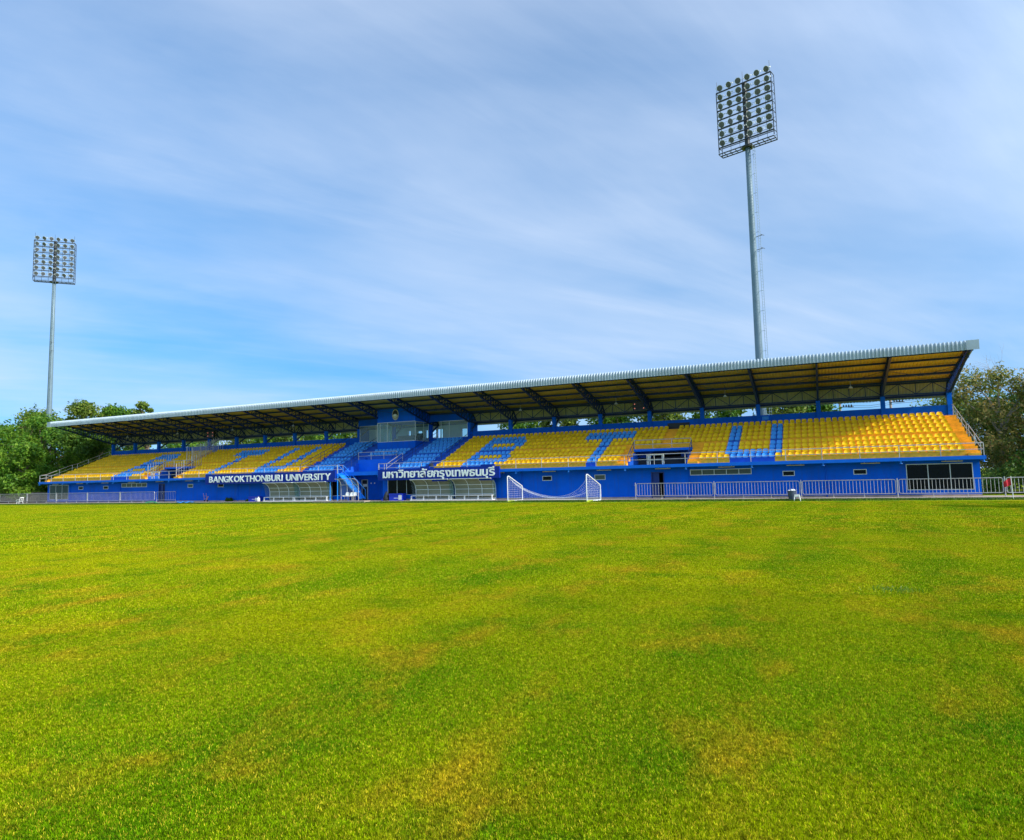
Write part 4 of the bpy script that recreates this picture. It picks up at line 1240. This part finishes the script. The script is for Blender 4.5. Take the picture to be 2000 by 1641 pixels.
# ================================================================== FLOODLIGHT TOWERS
def tower(x, y, face, label, zb=36.8):
    t = thing('floodlight_tower', label, 'floodlight tower', (x, y, 0), 'floodlight towers behind the stand')
    mb = MB(); mb.tube([(x,y,0),(x,y,10),(x,y,20),(x,y,30),(x,y,zb+0.2)],[0.46,0.41,0.36,0.31,0.27],16); mb.build('pole', M['pole'], t, smooth=True)
    mb = MB(); mb.tube([(x,y,zb+0.2),(x,y,zb+7.2)],0.27,10); mb.build('mast_top', M['frame_dark'], t)
    mb = MB(); mb.lathe((x,y,zb),[(0.36,-0.1),(0.62,-0.1),(0.62,0.1),(0.3,0.1)],14); mb.build('flange', M['frame_dark'], t)
    # frame axes: s along the panel, f facing direction
    f = Vector((face[0], face[1], 0)).normalized(); s = Vector((-f.y, f.x, 0))
    if s.x < 0: s = -s
    o = Vector((x, y, 0)) + f*0.45
    W, H = 5.9, 7.2
    def P(u, d, z): return o + s*u + f*d + Vector((0,0,z))
    mb = MB()
    for i in range(7):
        z = zb+0.75+i*1.04
        mb.bar(P(-W/2,0,z), P(W/2,0,z), 0.12)
    for u in (-W/2, W/2):
        mb.bar(P(u,0,zb+0.2), P(u,0,zb+7.0), 0.09); mb.bar(P(u,-0.9,zb+0.05), P(u,-0.9,zb+7.0), 0.06); mb.bar(P(u,0,zb+7.0), P(u,-0.9,zb+7.0), 0.06)
        for k in range(7): mb.bar(P(u,0,zb+0.75+k*1.04), P(u,-0.9,zb+0.75+k*1.04), 0.045)
    for u in np.linspace(-W/2, W/2, 7)[1:-1]: mb.bar(P(u,-0.9,zb+0.1), P(u,-0.9,zb+6.9), 0.035)
    for k in range(14): mb.bar(P(-W/2,-0.9,zb+0.5+k*0.49), P(W/2,-0.9,zb+0.5+k*0.49), 0.02 if k % 2 else 0.03)
    mb.build('lamp_rack', M['frame_dark'], t)
    mb = MB()
    for d in (-0.95, -0.45, 0.15): mb.bar(P(-W/2,d,zb), P(W/2,d,zb), 0.09)
    for u in np.linspace(-W/2, W/2, 11): mb.bar(P(u,-0.95,zb+0.003), P(u,0.15,zb+0.003), 0.06)
    mb.bar(P(-W/2,0.15,zb+0.5), P(W/2,0.15,zb+0.5), 0.05)
    mb.build('maintenance_platform', M['frame_dark'], t)
    # lamps, aimed down at the pitch
    lb = MB(); lb.lathe((0,0,0),[(0.0,0.28),(0.09,0.28),(0.15,0.20),(0.29,0.02),(0.32,0.0),(0.32,-0.035),(0.28,-0.035)],16)
    lb.box(-0.06,0.06,-0.42,-0.34,-0.05,0.12); lb.box(-0.42,-0.38,-0.06,0.06,-0.04,0.2); lb.box(0.38,0.42,-0.06,0.06,-0.04,0.2)
    body_me = lb.mesh('lamp', M['lamp_body'])
    ll = MB(); ll.lathe((0,0,0),[(0.0,-0.03),(0.285,-0.025)],16); lens_me = ll.mesh('lens', M['lens'])
    for i in range(7):
        for k in range(6):
            u = -W/2+0.42+k*(W-0.84)/5
            p = P(u, 0.02, zb+0.75+i*1.04+0.46)
            ob = bpy.data.objects.new('lamp', body_me); col.objects.link(ob); ob.parent = t
            ob.location = p - t.location
            aim = (f*1.0 + s*random.uniform(-0.55,0.55) + Vector((0,0,-0.62+random.uniform(-0.12,0.12)))).normalized()
            ob.rotation_euler = (-aim).to_track_quat('Z','Y').to_euler()
            ol = bpy.data.objects.new('lens', lens_me); col.objects.link(ol); ol.parent = ob
            mb = MB(); mb.bar(p+Vector((0,0,-0.45)), p+Vector((0,0,-0.2)), 0.05); mb.build('lamp_bracket', M['frame_dark'], t)
    for u in (-W/2+0.1, 0.0, W/2-0.1):
        mb = MB(); mb.tube([P(u,0,zb+7.0), P(u,0,zb+8.25)],0.02,5); mb.build('lightning_rod', M['frame_dark'], t)
    # ladder on the right of the pole
    side = Vector((0.85, -0.5, 0)).normalized()
    mb = MB(); q = Vector((-side.y, side.x, 0))
    for sg_ in (-0.18, 0.18): mb.tube([Vector((x,y,0))+side*0.95+q*sg_+Vector((0,0,3)), Vector((x,y,0))+side*0.72+q*sg_+Vector((0,0,zb))],0.02,5)
    for k in range(110):
        z = 3+k*0.307; d = 0.95-(0.23*(z-3)/(zb-3)); mb.bar(Vector((x,y,z))+side*d-q*0.18, Vector((x,y,z))+side*d+q*0.18, 0.02)
    for k in range(16):
        z = 4+k*2.1; d = 0.95-(0.23*(z-3)/(zb-3)); mb.bar(Vector((x,y,z))+side*0.4, Vector((x,y,z))+side*d, 0.03)
    mb.build('ladder', M['pole'], t)
    for z in (25.2, 26.6):
        mb = MB(); mb.bar(Vector((x,y,z))+side*0.4, Vector((x,y,z))+side*1.15, 0.05); mb.bar(Vector((x,y,z))+side*1.15-q*0.3, Vector((x,y,z))+side*1.15+q*0.3, 0.04); mb.build('rest_platform', M['frame_dark'], t)
tower(-15.15, 18.0, (-0.28, -0.96), 'tall floodlight tower with a dark lamp rack on the right', 36.55)
tower(-127.3, 14.0, (0.72, -0.69), 'floodlight tower rising from the trees at far left', 37.2)

# ================================================================== UTILITY POLE AND WIRES
def upole(x, y, h, label):
    t = thing('utility_pole', label, 'utility pole', (x,y,0), 'power line behind the stand')
    mb = MB(); mb.tube([(x,y,0),(x,y,h)],0.16,8,r2=0.12); mb.build('pole', M['concrete'], t)
    for z in (h-0.25, h-0.75):
        mb = MB(); mb.bar((x-0.1,y-0.2,z),(x+1.3,y+0.2,z),0.08); mb.build('crossarm', M['frame_dark'], t)
        for dx_ in (0.35, 0.6, 0.85, 1.1):
            mb = MB(); mb.lathe((x+dx_,y,z+0.02),[(0.03,0),(0.09,0.04),(0.05,0.08),(0.10,0.12),(0.05,0.16),(0.07,0.2),(0,0.24)],8); mb.build('insulator', M['black'], t)
    return t
upole(-7.75, 25, 9.6, 'utility pole with insulators glimpsed above the parapet')
upole(-2.9, 26, 9.9, 'utility pole beside the second column from the right end')
t = thing('power_cables', 'thin power cables running behind the stand to the right', 'cable', (-5,25,8))
for k, z in enumerate((8.8, 9.0, 9.35, 9.55)):
    mb = MB(); mb.tube([(-7.0,25,z),(-5,25.5,z-0.12),(-2.3,26,z+0.2),(14,30,z+1.2),(60,40,z+3)],0.022,4); mb.build('cable', M['cable'], t)

# ================================================================== TREES
def leaves(blobs, n, size, seed, droop=0.0):
    rg = np.random.default_rng(seed)
    B = np.array(blobs, float)          # x,y,z,rx,ry,rz
    vol = (B[:,3]*B[:,4]*B[:,5])**0.75
    idx = rg.choice(len(B), n, p=vol/vol.sum())
    d = rg.normal(size=(n,3)); d /= np.linalg.norm(d,axis=1)[:,None]
    rad = rg.random(n)**0.45
    lump = 1+0.22*np.sin(d[:,0]*7+idx)+0.18*np.sin(d[:,1]*9+d[:,2]*6+idx*2)
    p = B[idx,:3] + d*B[idx,3:]*(rad*lump)[:,None]
    nrm = d*0.6+rg.normal(size=(n,3))*0.6+np.array([0,0,0.35]); nrm /= np.linalg.norm(nrm,axis=1)[:,None]
    a = np.cross(nrm, rg.normal(size=(n,3))); a /= np.linalg.norm(a,axis=1)[:,None]
    b = np.cross(nrm, a)
    L = size*(0.6+0.8*rg.random(n))[:,None]; Wd = L*0.42
    V = np.stack([p-a*L, p-a*L*0.1+b*Wd, p+a*L-nrm*L*0.25, p-a*L*0.1-b*Wd],1).reshape(-1,3)
    return V
def add_mesh(name, V, m, parent, off):
    me = bpy.data.meshes.new(name)
    n = len(V)//4
    me.vertices.add(len(V)); me.vertices.foreach_set('co', (V-np.array(off)).reshape(-1).astype(np.float32))
    me.loops.add(n*4); me.loops.foreach_set('vertex_index', np.arange(n*4, dtype=np.int32))
    me.polygons.add(n); me.polygons.foreach_set('loop_start', np.arange(0,n*4,4,dtype=np.int32)); me.polygons.foreach_set('loop_total', np.full(n,4,dtype=np.int32))
    me.materials.append(m); me.update(); me.validate()
    o = bpy.data.objects.new(name, me); col.objects.link(o); o.parent = parent
    return o
def tree(x, y, h, rad, label, m='leaf_mid', n=9000, size=0.16, seed=0, low=0.25, nb_=16, group='trees behind the stand', bark='bark', lean=(0,0), thin=1.0):
    rg = np.random.default_rng(seed+100)
    t = thing('tree', label, 'tree', (x,y,0), group)
    mb = MB()
    top = Vector((x+lean[0], y+lean[1], h*0.78))
    tr_ = [(x,y,-0.05),(x+0.1+lean[0]*0.2,y,h*0.2),(x-0.05+lean[0]*0.5,y+0.1+lean[1]*0.5,h*0.45),tuple(top)]
    r0 = 0.028*h+0.04
    mb.tube(tr_, [r0, r0*0.75, r0*0.5, r0*0.15], 8)
    blobs = []
    for k in range(nb_):
        a = 2*math.pi*(k*0.618+rg.random()*0.3); zz = low + (0.97-low)*((k+0.5)/nb_)
        env = math.sin(math.pi*min(1,max(0.05,(zz-low*0.6)/(1.12-low*0.6))))**0.7
        rr = rad*env*(0.35+0.55*rg.random())
        bx, by, bz = x+lean[0]*zz+rr*math.cos(a), y+lean[1]*zz+rr*math.sin(a), h*zz
        br_ = rad*(0.26+0.22*rg.random())
        bz = min(bz, h-br_*0.55)
        blobs.append((bx,by,bz,br_*1.1,br_*1.1,br_*0.75))
        st_ = Vector(tr_[1]).lerp(top, min(0.95,max(0.05,(zz-low)*0.8)))
        e_ = Vector((bx,by,bz)); md = st_.lerp(e_,0.5)+Vector((rg.normal()*0.2,rg.normal()*0.2,0.25))
        mb.tube([st_, md, e_], [r0*0.36, r0*0.22, r0*0.06], 5)
        for q in range(3):
            e2 = e_+Vector((rg.normal(),rg.normal(),rg.normal()*0.7+0.3))*br_*0.7
            mb.tube([md.lerp(e_,0.6), e2], r0*0.10, 4, r2=0.008)
    mb.build('trunk', M[bark], t)
    V = leaves(blobs, int(n*thin), size, seed)
    add_mesh('crown', V, M[m], t, t.location)
    return t
# left, beyond the end of the stand
LT = [(-113.5,2.9,8.4,4.4,'leaf_bright',18000,0.19,1,0.12,'bushy bright green tree hanging over the barrier at far left edge'),
      (-121.5,5.0,11.6,5.6,'leaf_bright',17000,0.21,2,0.08,'tall bright green tree at the left picture edge'),
      (-110.0,11.5,12.4,4.8,'leaf_deep',16000,0.22,3,0.05,'dark green tree right behind the left end of the stand'),
      (-127.5,20.5,17.2,4.6,'leaf_mid',13000,0.25,4,0.2,'large green tree just right of the left floodlight pole'),
      (-119.8,9.3,13.6,5.2,'leaf_bright',17000,0.22,11,0.15,'tall bright tree hiding the foot of the left floodlight pole'),
      (-138.5,21.0,16.2,6.4,'leaf_mid',14000,0.28,5,0.2,'green tree to the left of the left floodlight pole'),
      (-119.0,20.0,16.0,3.9,'leaf_bright',10000,0.25,6,0.3,'green tree with tufted top above the left roof end'),
      (-111.6,20.0,16.6,1.9,'leaf_mid',3600,0.24,7,0.45,'slim tree whose single leaning tuft shows above the roof'),
      (-98.0,18.5,10.2,4.2,'leaf_bright',8000,0.22,8,0.4,'leafy tree glimpsed under the roof near its left end'),
      (-150.0,24.0,14.6,6.5,'leaf_bright',11000,0.30,9,0.15,'distant tree behind the trees at left edge'),
      (-104.5,6.5,5.4,2.2,'leaf_deep',5000,0.2,10,0.03,'low dark shrubby tree against the left end wall')]
for x, y, h, rd, m_, n_, sz, sd_, lo_, lb_ in LT:
    tree(x, y, h, rd, lb_, m_, n_, sz, sd_, lo_, group='trees left of the stand')
# behind the stand, glimpsed between roof and parapet
BT = [(-88.0,19,10.0,4.2),(-82.0,18,9.4,3.4),(-76.5,19,10.2,4.0),(-70.0,18.5,10.4,4.4),(-64.5,19,10.0,3.2),(-42.5,19,9.9,3.8),(-37.2,18,9.7,2.6),(-31.5,18.5,10.6,3.6),(-25.5,18,10.8,4.0),(-19.6,20,9.9,3.0),(-13.0,21,10.4,3.2),(-9.6,22,9.5,2.4)]
names = ['first','second','third','fourth','fifth','sixth','seventh','eighth','ninth','tenth','eleventh','twelfth']
for i, (x, y, h, rd) in enumerate(BT):
    tree(x, y, h, rd, 'leafy tree glimpsed above the parapet, %s of these counted from the left' % names[i], ('leaf_mid','leaf_bright')[i % 2], 6500, 0.20, 30+i, 0.45)
# right of the stand
RT = [(4.2,15.0,10.6,4.2,'leaf_olive',14000,0.15,50,0.12,'olive tree with reddish leaf tips beside the right end of the stand'),
      (9.5,13.0,10.9,4.6,'leaf_olive',17000,0.15,51,0.10,'olive brown tree at the right picture edge'),
      (3.0,24.0,9.6,4.0,'leaf_mid',9000,0.17,52,0.12,'darker green tree behind the right end rail'),
      (8.0,22.0,9.0,5.0,'leaf_deep',10000,0.2,53,0.05,'dense dark tree behind the red corner flag'),
      (6.2,9.5,5.2,2.8,'leaf_bright',8000,0.13,54,0.05,'young bright green tree above the right barrier')]
for x, y, h, rd, m_, n_, sz, sd_, lo_, lb_ in RT:
    tree(x, y, h, rd, lb_, m_, n_, sz, sd_, lo_, group='trees right of the stand', bark='bark_pale')
# bare dead branches reaching over the right trees
t = thing('tree', 'bare pale tree with leafless twigs at the right edge', 'tree', (8.2,14.0,0), 'trees right of the stand')
mb = MB(); rg = random.Random(5)
def branch(p, d, L, r_, lvl):
    pts = [p]; q = p
    for k in range(4):
        d = (d+Vector((rg.gauss(0,0.18),rg.gauss(0,0.18),rg.gauss(0.03,0.14)))).normalized(); q = q+d*L/4; pts.append(q)
    mb.tube(pts, r_, 5, r2=r_*0.35)
    if lvl:
        for k in range(4):
            i = rg.randint(1,4); nd = (d+Vector((rg.gauss(0,0.7),rg.gauss(0,0.7),rg.gauss(0.1,0.5)))).normalized(); branch(pts[i], nd, L*rg.uniform(0.45,0.7), r_*0.45, lvl-1)
branch(Vector((8.2,14,0)), Vector((0,0,1)), 6.5, 0.13, 0)
for d in ((-0.5,-0.2,0.9),(0.2,0.1,1.0),(-0.9,0.1,0.6),(-0.2,-0.5,1.0),(0.6,0,0.8)): branch(Vector((8.2,14,6.2)), Vector(d).normalized(), 4.6, 0.07, 3)
mb.build('branches', M['bark_pale'], t)
# trees outside the right edge that throw the long shadows on the pitch
tree(13.0,-11.8,10.0,3.6,'tree beyond the right edge casting the far shadow on the pitch','leaf_mid',6000,0.22,60,0.25,group='trees along the right side of the pitch')
tree(12.5,-31.0,10.0,2.6,'tree beyond the right edge casting the nearer shadow on the pitch','leaf_mid',5000,0.22,61,0.3,group='trees along the right side of the pitch')
# undergrowth at both ends
def shrub(x, y, h, rd, m_, n_, seed, label, group):
    t = thing('shrub', label, 'shrub', (x,y,0), group)
    rg = np.random.default_rng(seed)
    bl_ = [(x+rg.normal()*rd*0.5,y+rg.normal()*rd*0.3,h*(0.25+0.5*rg.random()),rd*0.5,rd*0.5,h*0.3) for _ in range(6)]
    mb = MB()
    for b_ in bl_: mb.tube([(x,y,0),(b_[0],b_[1],b_[2])],0.02,4,r2=0.006)
    mb.build('stems', M['bark'], t); add_mesh('foliage', leaves(bl_, n_, 0.10, seed), M[m_], t, t.location)
shrub(2.6,8.0,2.6,1.8,'leaf_deep',3500,70,'dark shrub behind the barrier left of the corner flag','shrubs right of the stand')
shrub(7.5,7.0,2.2,2.0,'leaf_bright',3500,71,'bright shrub behind the barrier right of the corner flag','shrubs right of the stand')
shrub(-70.7,0.6,0.75,0.35,'leaf_deep',500,72,'small weed growing at the wall below the English sign','weeds at the wall')
shrub(-67.9,0.5,0.4,0.3,'leaf_deep',300,73,'tiny weed by the left blue ice box','weeds at the wall')
for k, (x, y) in enumerate(((1.5,30),(16,28),(-30,60),(-80,60),(-140,45))): pass

# ================================================================== GRASS
def blade_patch(name, size, n, h, wd, seed):
    rg = np.random.default_rng(seed)
    p = np.zeros((n,3)); p[:,:2] = rg.random((n,2))*size-size/2
    a = rg.random(n)*2*np.pi; tilt = rg.random(n)*0.75+0.15; ta = rg.random(n)*2*np.pi
    hh = h*(0.45+0.8*rg.random(n)); ww = wd*(0.7+0.6*rg.random(n))
    ax = np.stack([np.cos(a),np.sin(a),np.zeros(n)],1)*ww[:,None]/2
    tip = p+np.stack([np.cos(ta)*np.sin(tilt)*hh,np.sin(ta)*np.sin(tilt)*hh,np.cos(tilt)*hh],1)
    mid = p+(tip-p)*0.55+np.array([0,0,1])*(hh*0.10)[:,None]
    V = np.stack([p-ax,p+ax,mid+ax*0.8,tip,mid-ax*0.8],1).reshape(-1,3)
    me = bpy.data.meshes.new(name)
    me.vertices.add(len(V)); me.vertices.foreach_set('co', V.reshape(-1).astype(np.float32))
    me.loops.add(n*5); me.loops.foreach_set('vertex_index', np.arange(n*5,dtype=np.int32))
    me.polygons.add(n); me.polygons.foreach_set('loop_start', np.arange(0,n*5,5,dtype=np.int32)); me.polygons.foreach_set('loop_total', np.full(n,5,dtype=np.int32))
    me.materials.append(M['blade']); me.update()
    return bpy.data.objects.new(name, me)
def in_view(px, py, marg=1.5):
    d = Vector((px,py,0))-CAM
    z = d.dot(fw)
    if z < 1.5: return False
    x = d.dot(r2)/z*1286.83; y = -d.dot(u2)/z*1286.83
    m_ = marg*1286.83/z
    return abs(x) < 1000+m_ and y < 820.5+m_ and y > -820
def lawn(name, tile, dmin, dmax, patch_objs, label, ymax=-2.6):
    pts = []
    for i in range(int(-150/tile), int(40/tile)):
        for j in range(int(-60/tile), int(0/tile)):
            px, py = (i+0.5)*tile, (j+0.5)*tile
            dd = math.hypot(px-CAM.x, py-CAM.y)
            if dmin <= dd < dmax and py < ymax and in_view(px, py, tile+3): pts.append((px,py,0))
    me = bpy.data.meshes.new(name); me.from_pydata(pts,[],[])
    o = bpy.data.objects.new(name, me); col.objects.link(o)
    o['kind'] = 'stuff'; tag(o, label, 'grass')
    ng = bpy.data.node_groups.new(name, 'GeometryNodeTree')
    ng.interface.new_socket('Geometry', in_out='INPUT', socket_type='NodeSocketGeometry')
    ng.interface.new_socket('Geometry', in_out='OUTPUT', socket_type='NodeSocketGeometry')
    gi = ng.nodes.new('NodeGroupInput'); go = ng.nodes.new('NodeGroupOutput')
    ip = ng.nodes.new('GeometryNodeInstanceOnPoints')
    gg = ng.nodes.new('GeometryNodeGeometryToInstance')
    for po in patch_objs:
        oi = ng.nodes.new('GeometryNodeObjectInfo'); oi.inputs['Object'].default_value = po; oi.inputs['As Instance'].default_value = True
        ng.links.new(oi.outputs['Geometry'], gg.inputs[0])
    ip.inputs['Pick Instance'].default_value = True
    ri = ng.nodes.new('FunctionNodeRandomValue'); ri.data_type = 'INT'
    rv = [s_ for s_ in ri.inputs if s_.type == 'INT' and s_.name in ('Min','Max')]
    rv[0].default_value = 0; rv[1].default_value = len(patch_objs)-1
    ng.links.new([s_ for s_ in ri.outputs if s_.type == 'INT'][0], ip.inputs['Instance Index'])
    rr_ = ng.nodes.new('FunctionNodeRandomValue'); rr_.data_type = 'INT'
    rv = [s_ for s_ in rr_.inputs if s_.type == 'INT' and s_.name in ('Min','Max')]
    rv[0].default_value = 0; rv[1].default_value = 3
    mt = ng.nodes.new('ShaderNodeMath'); mt.operation = 'MULTIPLY'; mt.inputs[1].default_value = math.pi/2
    sd_ = [s_ for s_ in rr_.inputs if s_.name == 'Seed']
    if sd_: sd_[0].default_value = 5
    ng.links.new([s_ for s_ in rr_.outputs if s_.type == 'INT'][0], mt.inputs[0])
    cx_ = ng.nodes.new('ShaderNodeCombineXYZ'); ng.links.new(mt.outputs[0], cx_.inputs[2])
    ng.links.new(cx_.outputs[0], ip.inputs['Rotation'])
    ng.links.new(gi.outputs[0], ip.inputs['Points']); ng.links.new(gg.outputs[0], ip.inputs['Instance']); ng.links.new(ip.outputs[0], go.inputs[0])
    md = o.modifiers.new('grass', 'NODES'); md.node_group = ng
    return o, len(pts)
near = [blade_patch('grass_patch_near', 1.0, 19000, 0.023, 0.0042, 200+i) for i in range(3)]
midp = [blade_patch('grass_patch_mid', 2.0, 24000, 0.028, 0.0085, 210+i) for i in range(3)]
farp = [blade_patch('grass_patch_far', 4.0, 16000, 0.040, 0.025, 220+i) for i in range(3)]
_, n1 = lawn('lawn_near', 1.0, 0, 13, near, 'short mown grass in the foreground of the pitch')
_, n2 = lawn('lawn_middle', 2.0, 12.0, 30, midp, 'short mown grass in the middle of the pitch')
_, n3 = lawn('lawn_far', 4.0, 28, 150, farp, 'short mown grass on the far side of the pitch')
print('grass tiles', n1, n2, n3)
# rough dark strip of longer grass along the kerb
pts = []
rg = np.random.default_rng(9); n = 60000
p = np.zeros((n,3)); p[:,0] = rg.random(n)*132-122; p[:,1] = -0.95-rg.random(n)**1.5*1.6
keep = ~((p[:,0] > -56.7) & (p[:,0] < -50.1) & (p[:,1] > -1.95)); p = p[keep]; n = len(p)
a = rg.random(n)*6.28; hh = 0.05+0.10*rg.random(n); ax = np.stack([np.cos(a),np.sin(a),0*a],1)*0.02
tip = p+np.stack([rg.normal(size=n)*0.04,rg.normal(size=n)*0.04,hh],1)
V = np.stack([p-ax,p+ax,tip+ax*0.3,tip-ax*0.3],1).reshape(-1,3)
o = add_mesh('kerb_grass', V, M['leaf_deep'], None, (0,0,0)); o['kind'] = 'stuff'; tag(o, 'dark longer grass along the concrete kerb', 'grass')

weed(-9.45,-40.45,230,0.22,0.16,91,'dark weedy patch with tiny white flowers in the right foreground')
weed(-7.2,-45.5,250,0.09,0.07,92,'small dark green weed tuft at the right of the foreground')
